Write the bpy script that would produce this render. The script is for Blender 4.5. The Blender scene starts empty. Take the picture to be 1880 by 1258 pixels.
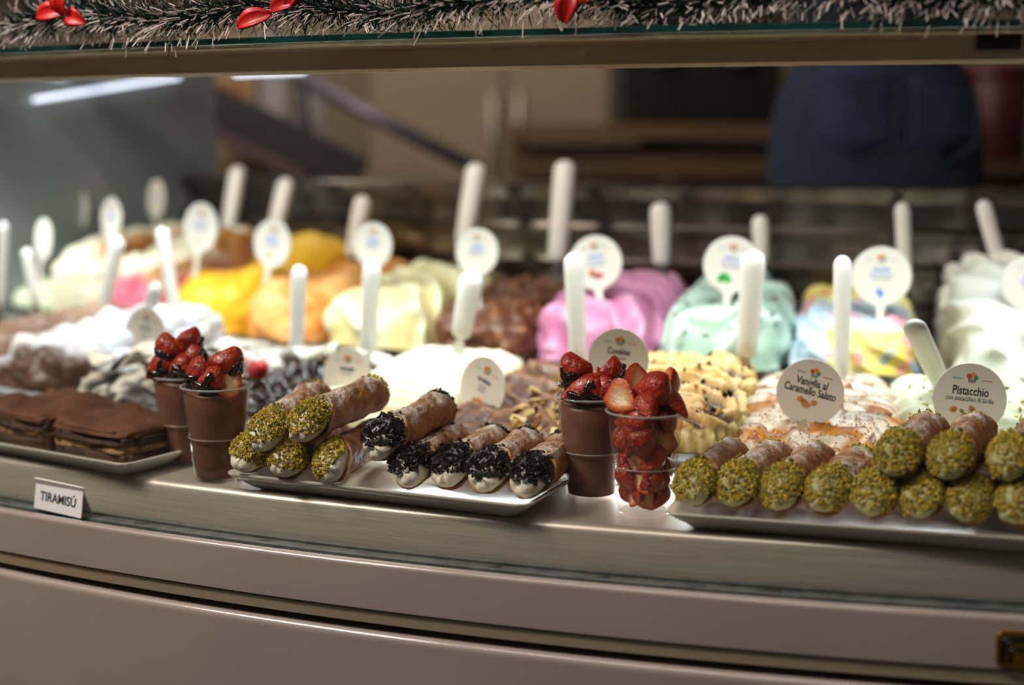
import bpy, bmesh, math, random
from mathutils import Vector, Matrix, Euler, noise
random.seed(11)
SC = bpy.context.scene
COL = SC.collection
PI = math.pi

# ------------------------------------------------------------------ camera, world, lights, exposure
cam_d = bpy.data.cameras.new('camera'); cam = bpy.data.objects.new('camera', cam_d); COL.objects.link(cam)
cam.location = (0, 0, 1.05); cam.rotation_euler = (math.radians(90 - 8.05), 0, 0)
cam_d.sensor_width = 36; cam_d.lens = 50; cam_d.clip_start = 0.05; cam_d.clip_end = 60
cam_d.dof.use_dof = True; cam_d.dof.focus_distance = 1.33; cam_d.dof.aperture_fstop = 1.9; cam_d.dof.aperture_blades = 0
SC.camera = cam
SC.view_settings.view_transform = 'Standard'; SC.view_settings.look = 'None'
SC.view_settings.gamma = 1; SC.view_settings.use_curve_mapping = False
SC.view_settings.exposure = 0.0
world = bpy.data.worlds.new('world'); SC.world = world; world.use_nodes = True
world.node_tree.nodes['Background'].inputs['Color'].default_value = (1.0, 0.90, 0.80, 1)
world.node_tree.nodes['Background'].inputs['Strength'].default_value = 0.048

CX, CY = 0.95, 4.05                       # centre of the curved case
def polar(a, R, z=0.0):
    t = math.radians(a); return Vector((CX + R*math.sin(t), CY - R*math.cos(t), z))

def area(name, loc, target, sx, sy, power, color, spread=180):
    d = bpy.data.lights.new(name, 'AREA'); d.shape = 'RECTANGLE'; d.size = sx; d.size_y = sy
    d.energy = power; d.color = color; d.spread = math.radians(spread)
    o = bpy.data.objects.new(name, d); COL.objects.link(o); o.location = loc
    o.rotation_euler = (Vector(target) - Vector(loc)).to_track_quat('-Z', 'Y').to_euler()
    return o
# shop light and an added strip on the customers' side, and a work area light
area('shop_ceiling_light', (-1.75, 0.75, 2.7), (-0.6, 1.3, 0.7), 1.0, 0.5, 68, (1.0, 0.90, 0.84))
area('bumper_highlight_strip', (-0.45, 0.28, 2.75), (-0.1, 1.1, 0.7), 1.4, 0.10, 15, (1.0, 0.88, 0.84))  # unseen strip added above the customers for the bumper edge highlight
area('work_area_light', (-0.6, 3.6, 2.75), (-0.3, 4.6, 0.9), 1.6, 0.5, 23, (1.0, 0.88, 0.74))
# LED strip lamps under the glass top of the case, throwing light down and back
for i in range(11):
    a = -47.0 + 4.4*i
    p = polar(a, 2.605, 1.138)
    o = area('led_strip_light', p, polar(a, 2.5, 0.6), 0.185, 0.018, 0.66, (0.90, 0.97, 1.0), 101)
    o.rotation_euler = Euler((math.radians(11), 0, math.radians(a)))

for i in range(11):                       # slim LED strip at the foot of the tub deck, washing the steel shelf
    a = -46.0 + 4.2*i
    area('shelf_led_light', polar(a, 2.821, 0.7245), polar(a, 2.93, 0.69), 0.17, 0.006, 0.075, (0.85, 0.95, 1.0), 150)

# ------------------------------------------------------------------ small helpers
def lin(c):
    if isinstance(c, str):
        c = c.lstrip('#'); c = [int(c[i:i+2], 16)/255 for i in (0, 2, 4)]
        c = [x/12.92 if x <= 0.04045 else ((x+0.055)/1.055)**2.4 for x in c]
    return (c[0], c[1], c[2])
def c4(c): c = lin(c); return (c[0], c[1], c[2], 1)

MATS = {}
def mat(name, color, rough=0.5, metal=0.0, color2=None, scale=20, bump=0.0, bscale=None, spec=0.5, attr=False,
        island=None, coat=0.0, stretch=None, detail=4, sss=0.0, emit=None, estr=1.0, ramp=(0.35, 0.65)):
    if name in MATS: return MATS[name]
    m = bpy.data.materials.new(name); m.use_nodes = True; MATS[name] = m
    nt = m.node_tree; N = nt.nodes; Lk = nt.links; b = N['Principled BSDF']
    b.inputs['Roughness'].default_value = rough; b.inputs['Metallic'].default_value = metal
    b.inputs['Specular IOR Level'].default_value = spec; b.inputs['Coat Weight'].default_value = coat
    b.inputs['Base Color'].default_value = c4(color)
    tc = N.new('ShaderNodeTexCoord'); vec = tc.outputs['Object']
    if stretch:
        mp = N.new('ShaderNodeMapping'); mp.inputs['Scale'].default_value = stretch
        Lk.new(vec, mp.inputs['Vector']); vec = mp.outputs['Vector']
    if attr:
        at = N.new('ShaderNodeAttribute'); at.attribute_name = 'Col'
        nz = N.new('ShaderNodeTexNoise'); nz.inputs['Scale'].default_value = scale; nz.inputs['Detail'].default_value = detail
        Lk.new(vec, nz.inputs['Vector'])
        mr = N.new('ShaderNodeMapRange'); mr.inputs['To Min'].default_value = 0.88; mr.inputs['To Max'].default_value = 1.08
        Lk.new(nz.outputs['Fac'], mr.inputs['Value'])
        mx = N.new('ShaderNodeVectorMath'); mx.operation = 'SCALE'
        Lk.new(at.outputs['Color'], mx.inputs[0]); Lk.new(mr.outputs['Result'], mx.inputs['Scale'])
        Lk.new(mx.outputs['Vector'], b.inputs['Base Color'])
    elif island:
        g = N.new('ShaderNodeNewGeometry'); r = N.new('ShaderNodeValToRGB')
        el = r.color_ramp.elements
        while len(el) < len(island): el.new(0.5)
        for k, c in enumerate(island):
            el[k].position = k/(len(island)-1); el[k].color = c4(c)
        Lk.new(g.outputs['Random Per Island'], r.inputs['Fac']); Lk.new(r.outputs['Color'], b.inputs['Base Color'])
    elif color2 is not None:
        nz = N.new('ShaderNodeTexNoise'); nz.inputs['Scale'].default_value = scale; nz.inputs['Detail'].default_value = detail
        Lk.new(vec, nz.inputs['Vector'])
        r = N.new('ShaderNodeValToRGB'); r.color_ramp.elements[0].position = ramp[0]; r.color_ramp.elements[1].position = ramp[1]
        r.color_ramp.elements[0].color = c4(color); r.color_ramp.elements[1].color = c4(color2)
        Lk.new(nz.outputs['Fac'], r.inputs['Fac']); Lk.new(r.outputs['Color'], b.inputs['Base Color'])
    if bump:
        n2 = N.new('ShaderNodeTexNoise'); n2.inputs['Scale'].default_value = bscale or scale; n2.inputs['Detail'].default_value = 3
        Lk.new(vec, n2.inputs['Vector'])
        bp = N.new('ShaderNodeBump'); bp.inputs['Strength'].default_value = bump; bp.inputs['Distance'].default_value = 0.004
        Lk.new(n2.outputs['Fac'], bp.inputs['Height']); Lk.new(bp.outputs['Normal'], b.inputs['Normal'])
    if emit:
        b.inputs['Emission Color'].default_value = c4(emit); b.inputs['Emission Strength'].default_value = estr
    return m

def clear_mat(name, tint, gloss=0.08, rough=0.02, fres=1.45, white=0.0):
    """clear glass or plastic: tinted see-through with fresnel gloss, plus a little milky body"""
    if name in MATS: return MATS[name]
    m = bpy.data.materials.new(name); m.use_nodes = True; MATS[name] = m
    nt = m.node_tree; N = nt.nodes; Lk = nt.links; N.remove(N['Principled BSDF']); out = N['Material Output']
    tr = N.new('ShaderNodeBsdfTransparent'); tr.inputs['Color'].default_value = c4(tint)
    gl = N.new('ShaderNodeBsdfGlossy'); gl.inputs['Roughness'].default_value = rough
    lw = N.new('ShaderNodeLayerWeight'); lw.inputs['Blend'].default_value = 0.5          # the same from both sides of a thin wall
    pw = N.new('ShaderNodeMath'); pw.operation = 'POWER'; pw.inputs[1].default_value = 4.5; Lk.new(lw.outputs['Facing'], pw.inputs[0])
    f0 = ((fres-1)/(fres+1))**2
    mul = N.new('ShaderNodeMath'); mul.operation = 'MULTIPLY_ADD'; mul.inputs[1].default_value = gloss*(1-f0); mul.inputs[2].default_value = gloss*f0
    Lk.new(pw.outputs[0], mul.inputs[0])
    mx = N.new('ShaderNodeMixShader'); Lk.new(mul.outputs[0], mx.inputs['Fac']); Lk.new(tr.outputs[0], mx.inputs[1]); Lk.new(gl.outputs[0], mx.inputs[2])
    last = mx
    if white:
        df = N.new('ShaderNodeBsdfDiffuse'); df.inputs['Color'].default_value = (0.8, 0.85, 0.85, 1)
        m2 = N.new('ShaderNodeMixShader'); m2.inputs['Fac'].default_value = white
        Lk.new(last.outputs[0], m2.inputs[1]); Lk.new(df.outputs[0], m2.inputs[2]); last = m2
    Lk.new(last.outputs[0], out.inputs['Surface'])
    return m

def tag(o, label=None, cat=None, group=None, kind=None):
    if label: o['label'] = label
    if cat: o['category'] = cat
    if group: o['group'] = group
    if kind: o['kind'] = kind
    return o
def empty(name, loc=(0, 0, 0), rz=0.0, label=None, cat=None, group=None):
    o = bpy.data.objects.new(name, None); COL.objects.link(o); o.empty_display_size = 0.02
    o.location = loc; o.rotation_euler = (0, 0, rz)
    return tag(o, label, cat, group)
def link(name, me, m=None, parent=None, smooth=True):
    if m is not None and not me.materials: me.materials.append(m)
    if smooth: me.polygons.foreach_set('use_smooth', [True]*len(me.polygons))
    o = bpy.data.objects.new(name, me); COL.objects.link(o)
    if parent: o.parent = parent
    return o
def pyd(name, v, f, m=None, parent=None, smooth=True, cols=None):
    me = bpy.data.meshes.new(name); me.from_pydata(v, [], f); me.update()
    if cols:
        at = me.color_attributes.new('Col', 'FLOAT_COLOR', 'POINT')
        flat = []
        for c in cols: flat += [c[0], c[1], c[2], 1.0]
        at.data.foreach_set('color', flat)
    return link(name, me, m, parent, smooth)
def copy_tree(o, parent=None):
    c = o.copy(); COL.objects.link(c)
    if parent: c.parent = parent
    for ch in list(o.children): copy_tree(ch, c)
    return c

class MB:
    """collects verts and faces of one mesh"""
    def __init__(s): s.v = []; s.f = []
    def add(s, v, f):
        n = len(s.v); s.v += [tuple(p) for p in v]; s.f += [tuple(i+n for i in q) for q in f]; return s
    def box(s, c, d, M=None, bev=0.0):
        if bev:
            bm = bmesh.new(); bmesh.ops.create_cube(bm, size=1)
            for q in bm.verts: q.co = Vector((q.co.x*d[0], q.co.y*d[1], q.co.z*d[2]))
            bmesh.ops.bevel(bm, geom=list(bm.edges), offset=bev, segments=2, affect='EDGES', profile=0.5)
            bm.verts.index_update(); vs = [q.co + Vector(c) for q in bm.verts]; fs = [[q.index for q in p.verts] for p in bm.faces]; bm.free()
        else:
            x, y, z = d[0]/2, d[1]/2, d[2]/2
            vs = [Vector(c)+Vector(q) for q in ((-x,-y,-z),(x,-y,-z),(x,y,-z),(-x,y,-z),(-x,-y,z),(x,-y,z),(x,y,z),(-x,y,z))]
            fs = [(0,3,2,1),(4,5,6,7),(0,1,5,4),(1,2,6,5),(2,3,7,6),(3,0,4,7)]
        if M: vs = [M @ q for q in vs]
        return s.add(vs, fs)
    def rings(s, rs, cap0=True, cap1=True, closed=True):
        n = len(rs[0]); b = len(s.v); f = []
        for r in rs: s.v += [tuple(p) for p in r]
        for i in range(len(rs)-1):
            for j in range(n if closed else n-1):
                k = (j+1) % n
                f.append((b+i*n+j, b+i*n+k, b+(i+1)*n+k, b+(i+1)*n+j))
        if cap0: f.append(tuple(b+j for j in reversed(range(n))))
        if cap1: f.append(tuple(b+(len(rs)-1)*n+j for j in range(n)))
        s.f += f; return s
    def lathe(s, prof, seg=32, c=(0, 0, 0), cap0=True, cap1=True):
        return s.rings([[(c[0]+r*math.cos(2*PI*j/seg), c[1]+r*math.sin(2*PI*j/seg), c[2]+z) for j in range(seg)] for r, z in prof], cap0, cap1)
    def tube(s, pts, rad, seg=8, flat=1.0):
        rs = []; pts = [Vector(p) for p in pts]
        up = Vector((0.13, 0.21, 1))
        for i, p in enumerate(pts):
            d = (pts[min(i+1, len(pts)-1)] - pts[max(i-1, 0)]).normalized()
            x = d.cross(up).normalized(); y = x.cross(d)
            r = rad[i] if isinstance(rad, (list, tuple)) else rad
            rs.append([p + x*r*math.cos(2*PI*j/seg) + y*r*flat*math.sin(2*PI*j/seg) for j in range(seg)])
        return s.rings(rs)
    def arc(s, prof, a0, a1, n=72, closed=True):
        """profile of (R, z) swept round the case centre"""
        rs = []
        for i in range(n+1):
            a = a0 + (a1-a0)*i/n
            rs.append([polar(a, R, z) for R, z in prof])
        return s.rings(rs, closed, closed, closed)
    def build(s, name, m=None, parent=None, smooth=False):
        return pyd(name, s.v, s.f, m, parent, smooth)
def fix_normals(o):
    bm = bmesh.new(); bm.from_mesh(o.data); bmesh.ops.recalc_face_normals(bm, faces=bm.faces); bm.to_mesh(o.data); bm.free(); return o
def autosmooth(o, deg=35):
    me = o.data; me.polygons.foreach_set('use_smooth', [True]*len(me.polygons)); me.set_sharp_from_angle(angle=math.radians(deg)); return o
def N3(v, s=1.0, o=0.0): return noise.noise(Vector((v[0]*s+o, v[1]*s+o*1.7, v[2]*s-o)))
def sstep(a, b, x):
    t = max(0, min(1, (x-a)/(b-a))); return t*t*(3-2*t)
def mixc(a, b, t): return tuple(a[i]*(1-t)+b[i]*t for i in range(3))

# ------------------------------------------------------------------ materials
STEEL = mat('brushed_steel', '#c6bfb2', 0.38, 0.5, '#b7b0a4', 40, 0.05, 60, stretch=(0.3, 0.3, 12))
STEEL_DK = mat('dark_steel', '#5b5750', 0.30, 1.0, '#4a4640', 20)
CHROME = mat('polished_chrome', '#c9b79a', 0.12, 0.75)
PANEL = mat('beige_lacquer', '#9c9086', 0.40, 0.0, '#968a81', 6, spec=0.4, coat=1.0)
PANEL.node_tree.nodes['Principled BSDF'].inputs['Coat Roughness'].default_value = 0.07
DARKGAP = mat('dark_gap', '#0b0908', 0.8)
GASKET = mat('grey_gasket', '#596059', 0.5, 0.0, '#3f4641', 60)
GLASS = clear_mat('case_glass', '#fbfbf9', 0.55)
GLASS_TOP = clear_mat('top_glass', '#dfe8e2', 0.6)
GLASS_EDGE = mat('green_glass_edge', '#0d2f2b', 0.12, 0.0, '#12403a', 8, spec=0.6)
PLASTIC_CUP = clear_mat('clear_plastic', '#f6efeb', 0.6, 0.06, 1.5, white=0.02)
WHITE_PL = mat('white_plastic', '#f1f0ec', 0.32, 0.0, '#e8e7e2', 12)
CERAMIC = mat('white_ceramic', '#dedad0', 0.16, 0.0, '#d5d1c6', 14, coat=0.3)
GELATO = mat('gelato', '#ffffff', 0.42, attr=True, scale=70, bump=0.25, bscale=160)
GELATO_GLOSS = mat('gelato_glossy', '#ffffff', 0.17, spec=0.35, attr=True, scale=50, bump=0.2, bscale=120)
# ------------------------------------------------------------------ the room behind and around the case
def struct(name, mb, m, smooth=False): return tag(mb.build(name, m, None, smooth), kind='structure')
FLOORM = mat('brown_floor', '#4b4036', 0.5, 0.0, '#3d342c', 3)
WALLM = mat('taupe_wall', '#8d7d69', 0.75, 0.0, '#7f705d', 2.2)
WOODM = mat('brown_wood', '#7c5a38', 0.5, 0.0, '#5f4429', 6, stretch=(1, 1, 9))
struct('floor', MB().box((0.2, 1.2, -0.05), (7.4, 8.4, 0.1)), FLOORM)
struct('wall_back', MB().box((0.2, 5.25, 1.45), (7.4, 0.1, 2.9)), WALLM)
struct('wall_left', MB().box((-3.45, 2.6, 1.45), (0.1, 5.2, 2.9)), WALLM)
struct('wall_right', MB().box((3.85, 2.6, 1.45), (0.1, 5.2, 2.9)), WALLM)
struct('trim_1', MB().box((-0.4, 5.17, 1.92), (5.6, 0.06, 0.72)), WOODM)

# ------------------------------------------------------------------ the display case
A0, A1 = -49.0, 7.0
case = empty('gelato_display_case', polar(-20, 2.6, 0), 0, 'curved glass gelato display case with beige base panels and brushed steel shelf', 'display case')
case.rotation_euler = (0, 0, 0); INV = Matrix.Translation(-case.location)
def cpart(name, mb, m, smooth=True, deg=30):
    mb.v = [tuple(INV @ Vector(p)) for p in mb.v]
    o = mb.build(name, m, case); fix_normals(o)
    if smooth: autosmooth(o, deg)
    return o
def rnd(cx, cz, r, t0, t1, n=5):      # quarter-round in the (R, z) profile
    return [(cx + r*math.cos(math.radians(t0+(t1-t0)*i/n)), cz + r*math.sin(math.radians(t0+(t1-t0)*i/n))) for i in range(n+1)]
# lower panel, dark joint, chrome strip, bumper
cpart('lower_panel', MB().arc([(2.90, 0.06), (2.985, 0.06), (3.005, 0.25), (3.022, 0.5), (3.028, 0.608)] + rnd(3.022, 0.610, 0.006, 0, 90) + [(2.96, 0.616), (2.90, 0.616)], A0, A1, 90), PANEL)
cpart('plinth', MB().arc([(2.80, 0.0), (2.94, 0.0), (2.94, 0.06), (2.80, 0.06)], A0, A1, 60), DARKGAP)
cpart('shadow_joint', MB().arc([(2.92, 0.6165), (3.006, 0.6165), (3.006, 0.6225), (2.92, 0.6225)], A0, A1, 90), DARKGAP)
cpart('chrome_strip', MB().arc([(2.94, 0.6225), (3.018, 0.6225), (3.0250, 0.624), (3.0225, 0.634), (3.019, 0.6365), (2.94, 0.6365)], A0, A1, 120), CHROME)
cpart('bumper_panel', MB().arc([(2.985, 0.637), (3.026, 0.637), (3.0265, 0.65), (3.0265, 0.6765)] + rnd(3.0225, 0.6765, 0.004, 0, 90, 6) + [(3.019, 0.6805), (3.019, 0.672), (2.985, 0.672)], A0, A1, 120), PANEL)
# channel that holds the glass
cpart('glass_channel', MB().arc([(2.978, 0.664), (3.0185, 0.664), (3.0185, 0.6775), (3.010, 0.6775), (3.010, 0.674), (3.006, 0.674), (3.006, 0.679), (2.992, 0.679), (2.992, 0.676), (2.989, 0.676), (2.989, 0.6805), (2.983, 0.6805), (2.983, 0.672), (2.978, 0.672)], A0, A1, 120), GASKET)
# steel shelf with a rounded nose and its front face, then the stepped deck for the two rows of tubs
cpart('steel_shelf', MB().arc([(2.80, 0.690), (2.80, 0.716), (2.962, 0.716)] + rnd(2.962, 0.708, 0.008, 90, 8, 6) + [(2.9755, 0.681), (2.9755, 0.672), (2.955, 0.672), (2.955, 0.690)], A0, A1, 120), STEEL)
cpart('tub_deck', MB().arc([(2.8, 0.690), (2.815, 0.690), (2.815, 0.724), (2.812, 0.728), (2.455, 0.728), (2.452, 0.752), (2.449, 0.756), (2.115, 0.756), (2.115, 0.69), (2.8, 0.69)][:-1], A0, A1, 90), STEEL)
cpart('case_body', MB().arc([(1.99, 0.06), (2.78, 0.06), (2.78, 0.689), (1.99, 0.689)], A0, A1, 60), STEEL_DK)
# back wall: steel with a flanged sill; slats stand in for striped reflections
cpart('back_wall', MB().arc([(2.085, 0.69), (2.109, 0.69), (2.109, 0.762), (2.092, 0.775), (2.092, 0.962), (2.108, 0.966), (2.110, 0.984), (2.106, 0.987), (1.97, 0.987), (1.97, 0.972), (2.08, 0.972)], A0, A1, 90), mat('reflective_steel', '#938d87', 0.17, 1.0, '#7c7670', 10))
for zs in (0.80, 0.855, 0.905):
    o = cpart('stripe_slat', MB().arc([(2.093, zs), (2.1065, zs+0.003), (2.1075, zs+0.018), (2.093, zs+0.024)], A0, A1, 60), mat('slat_steel', '#6d6760', 0.24, 1.0, '#58534d', 8))
# front pane, top pane, fascia
gp = [(3.0, 0.679), (2.995, 0.80), (2.975, 0.93), (2.945, 1.05), (2.915, 1.1405)]
cpart('front_pane', MB().arc(gp + [(R-0.006, z) for R, z in reversed(gp)], A0, A1, 120), GLASS)
cpart('top_pane', MB().arc([(2.48, 1.1415), (2.921, 1.1415), (2.921, 1.1485), (2.48, 1.1485)], A0, A1, 120), GLASS_TOP)
cpart('pane_edge', MB().arc([(2.9212, 1.1418), (2.9235, 1.1425), (2.9235, 1.1478), (2.9212, 1.1485)], A0, A1, 120), GLASS_EDGE)
cpart('fascia_rail', MB().arc([(2.862, 1.116), (2.868, 1.116), (2.872, 1.119), (2.872, 1.137), (2.876, 1.1395), (2.908, 1.1395), (2.908, 1.1412), (2.862, 1.1412)], A0, A1, 120), mat('satin_aluminium', '#d3c6b0', 0.40, 0.2, '#bdae97', 3, stretch=(1.5, 1.5, 0.2)))
q = MB()
for j in range(2): q.box((0, 0, 0), (0.036, 0.006, 0.012), Matrix.Translation(polar(-10.8+j*0.001, 2.8745, 1.1335)) @ Matrix.Rotation(math.radians(-10.8), 4, 'Z'))
cpart('joint_bracket', q, mat('black_bracket', '#0a0909', 0.5), False)
# lamp housing and tubes (the lamps themselves are lit at the top of the script)
cpart('lamp_housing', MB().arc([(2.575, 1.1395), (2.635, 1.1395), (2.635, 1.1412), (2.575, 1.1412)], A0, A1, 90), mat('lamp_housing_grey', '#77756f', 0.4, 0.6))
GLOWM = mat('cool_white_glow', '#ffffff', 0.4, emit='#d6e4ff', estr=2.2)
def seg_tube(p0, p1, r, n=10): return MB().tube([Vector(p0).lerp(Vector(p1), i/n) for i in range(n+1)], r, 10, 0.6)
# left end panel of grey-green glass with a polished sloping top edge
ENDM = mat('grey_green_end_glass', '#7f8a8c', 0.16, 0.0, '#73797a', 3, spec=0.9)
q = MB()
pr = [(2.03, 0.70), (2.985, 0.70), (2.975, 0.80), (2.955, 0.95), (2.925, 1.08), (2.90, 1.139), (2.48, 1.1405), (2.45, 1.175), (2.03, 1.178)]
Lp, Rp = [], []
for R, z in pr: Lp.append(polar(-47.9, R, z)); Rp.append(polar(-47.7, R, z))
q.rings([Lp, Rp]); cpart('end_panel', q, ENDM, False)
cpart('end_edge_glint', seg_tube(polar(-47.2, 2.115, 1.166), polar(-47.2, 2.39, 1.119), 0.006), GLOWM)  # glowing bar stands in for light caught along the end glass edge
cpart('end_lamp_tube', MB().arc([(2.292, 1.151), (2.30, 1.1475), (2.308, 1.151), (2.30, 1.1545)], -36.6, -33.1, 24), GLOWM)
cpart('shelf_led', MB().arc([(2.8155, 0.7205), (2.8185, 0.7215), (2.8185, 0.7265), (2.8155, 0.7275)], A0, A1, 90), GLOWM)
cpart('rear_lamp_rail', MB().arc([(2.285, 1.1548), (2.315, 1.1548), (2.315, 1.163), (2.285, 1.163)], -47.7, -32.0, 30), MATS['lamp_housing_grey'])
# badge on the bumper, at the right
bd = MB(); a_b = -10.42
Mb = Matrix.Translation(polar(a_b, 3.0285, 0.6545)) @ Matrix.Rotation(math.radians(a_b), 4, 'Z')
GOLD = mat('old_gold', '#8a6420', 0.35, 0.7, '#75531a', 60)
def rrect(w, h, r, n=5):
    pts = []
    for cx, cz, t in ((w/2-r, h/2-r, 0), (-w/2+r, h/2-r, 90), (-w/2+r, -h/2+r, 180), (w/2-r, -h/2+r, 270)):
        for i in range(n+1):
            u = math.radians(t+90*i/n); pts.append((cx+r*math.cos(u), cz+r*math.sin(u)))
    return pts
o2 = rrect(0.043, 0.0295, 0.005)
bd.rings([[Mb @ Vector((x*k, y, z*k)) for x, z in o2] for k, y in ((1, 0.0015), (1, -0.0012), (0.97, -0.0022))])
badge = cpart('badge', bd, GOLD); badge['label'] = 'gold plaque with nested black arches'
def arch(w, h, t):       # an upside-down U strip
    out = [(-w/2, -h)] + [(-w/2+t*0+ (w*0.0), 0)]
    pts = [(-w/2, -h)]; rr = min(w, h)*0.35
    pts += [(-w/2+rr-rr*math.cos(math.radians(i*15)), -rr+rr*math.sin(math.radians(i*15))) for i in range(7)]
    pts += [(w/2-rr+rr*math.sin(math.radians(i*15)), -rr+rr*math.cos(math.radians(i*15))) for i in range(7)]
    pts += [(w/2, -h)]
    return pts
INK = mat('black_enamel', '#0d0a06', 0.35)
for w, h, zt in ((0.0365, 0.0215, 0.0112), (0.033, 0.0197, 0.0094), (0.0295, 0.018, 0.0077), (0.0235, 0.012, 0.0017), (0.020, 0.0103, 0.0)):
    q = MB(); pts = arch(w, h, 0)
    q.tube([Mb @ Vector((x, -0.0024, z+zt)) for x, z in pts], 0.0006, 6)
    q.v = [tuple(INV @ Vector(p)) for p in q.v]
    o = q.build('arch_line', INK, badge, True)
# ------------------------------------------------------------------ platters on the steel shelf
def platter(name, p0, p1, length, depth, label, from_right=False):
    """p0 -> p1: direction of the front edge; p0 is the anchored corner"""
    d = Vector((p1[0]-p0[0], p1[1]-p0[1], 0)).normalized(); ang = math.atan2(d.y, d.x)
    n = Vector((-d.y, d.x, 0))
    a = Vector((p1[0], p1[1], 0)) - d*length if from_right else Vector((p0[0], p0[1], 0))
    c = a + d*length/2 + n*depth/2; c.z = 0.7163
    def rr(w, h, r, z):
        return [(x, y, z) for x, y in rrect(w, h, r, 6)]
    L, D = length, depth
    q = MB().rings([rr(L-0.05, D-0.05, 0.010, 0.0), rr(L-0.035, D-0.035, 0.012, 0.0012), rr(L-0.004, D-0.004, 0.012, 0.0135), rr(L, D, 0.013, 0.0155), rr(L, D, 0.013, 0.0172),
                    rr(L-0.006, D-0.006, 0.012, 0.0176), rr(L-0.016, D-0.016, 0.011, 0.0150), rr(L-0.042, D-0.042, 0.010, 0.0052)])
    root = q.build(name, CERAMIC, None); autosmooth(root, 50); root.location = c; root.rotation_euler = (0, 0, ang)
    tag(root, label, 'platter')
    return root, Matrix.Translation(c) @ Matrix.Rotation(ang, 4, 'Z')
plate_m, MM = platter('serving_platter', (-0.279, 1.340), (0.0125, 1.2135), 0.318, 0.176, 'white rectangular platter under pistachio and chocolate cannoli, between the cups')
plate_r, MR = platter('serving_platter', (0.1315, 1.1895), (0.4119, 1.1109), 0.40, 0.176, 'white platter under the big pile of all pistachio cannoli')
plate_l, ML = platter('serving_platter', (-0.5412, 1.4736), (-0.3825, 1.3728), 0.32, 0.17, 'white platter under the brown tiramisu slices', True)

# ------------------------------------------------------------------ cannoli
def cannolo_shell(seed, L=0.132, r=0.0166):
    rnd_ = random.Random(seed); o = rnd_.random()*50; v = []; NU, NV = 64, 46
    seam = rnd_.uniform(-0.5, 0.5); rs = []
    for i in range(NV+1):
        t = i/NV; ring = []
        for j in range(NU):
            u = j/NU; th = 2*PI*u + PI/2 + seam             # seam near the top
            f0 = 0.013 + 0.017*math.sin(th) + 0.004*N3((math.cos(th)*1.5, math.sin(th)*1.5, 0), 1, o)    # front opening cut back at the top
            f1 = L - 0.018*max(0, math.sin(th))**1.5
            y = f0 + (f1-f0)*t
            flare = 0.0016*(abs(2*t-1)**3)
            rad = r + flare + 0.0030*u**2 + 0.0024*N3((math.cos(th)*r*55, y*55, math.sin(th)*r*55), 1.0, o) + 0.0011*N3((math.cos(th)*r*150, y*150, math.sin(th)*r*150), 1, o+9)
            ring.append((rad*math.cos(th)*1.03, y, rad*math.sin(th)))
        rs.append(ring)
    # inner wall, so that the pastry has thickness
    inner = []
    for ring in (rs[-1], rs[0]):
        inner.append([(x*0.86, y, z*0.86) for x, y, z in ring])
    q = MB().rings(rs + inner + [rs[0]], False, False)
    return q
def crem(seed, L, r=0.0156, f=1.0):
    o = seed*3.1; rs = []; NU = 28
    prof = [(-0.013, 0.15), (-0.0125, 0.42), (-0.0105, 0.70), (-0.006, 0.92), (0.001, 1.05), (0.012, 1.08), (0.03, 1.0), (0.06, 0.93), (L-0.03, 0.98), (L-0.012, 1.06), (L+0.001, 1.0), (L+0.007, 0.75), (L+0.0095, 0.4), (L+0.010, 0.12)]
    for y, k in prof:
        ring = []
        for j in range(NU):
            th = 2*PI*j/NU; x, z = math.cos(th), math.sin(th)
            rr = r*k*(1 + 0.10*N3((x, y*70, z), 1.3, o)) 
            yy = y*f + 0.0045*N3((x*2, z*2, y*30), 1, o+4) + (0.5*rr*z if y < 0.02 else 0.5*rr*z*max(0, 1-(y-0.02)/0.03)); ring.append((rr*x, yy, rr*z))
        rs.append(ring)
    return MB().rings(rs)
def chunk(q, p, R, sx, sy, sz, rng):
    vs = [(sx, 0, 0), (-sx, 0, 0), (0, sy, 0), (0, -sy, 0), (0, 0, sz), (0, 0, -sz)]
    fs = [(0,2,4),(2,1,4),(1,3,4),(3,0,4),(2,0,5),(1,2,5),(3,1,5),(0,3,5)]
    q.add([p + R @ (Vector(a)*rng.uniform(0.7, 1.25)) for a in vs], fs)
def flake(q, p, R, sx, sy, sz, rng):
    k = [rng.uniform(0.6, 1.2) for _ in range(4)]
    b = [(-sx*k[0], -sy*k[1]), (sx*k[1], -sy*k[2]), (sx*k[2], sy*k[3]), (-sx*k[3], sy*k[0])]
    vs = [p + R @ Vector((x, y, -sz)) for x, y in b] + [p + R @ Vector((x, y, sz)) for x, y in b]
    q.add(vs, [(0,3,2,1),(4,5,6,7),(0,1,5,4),(1,2,6,5),(2,3,7,6),(3,0,4,7)])
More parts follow.
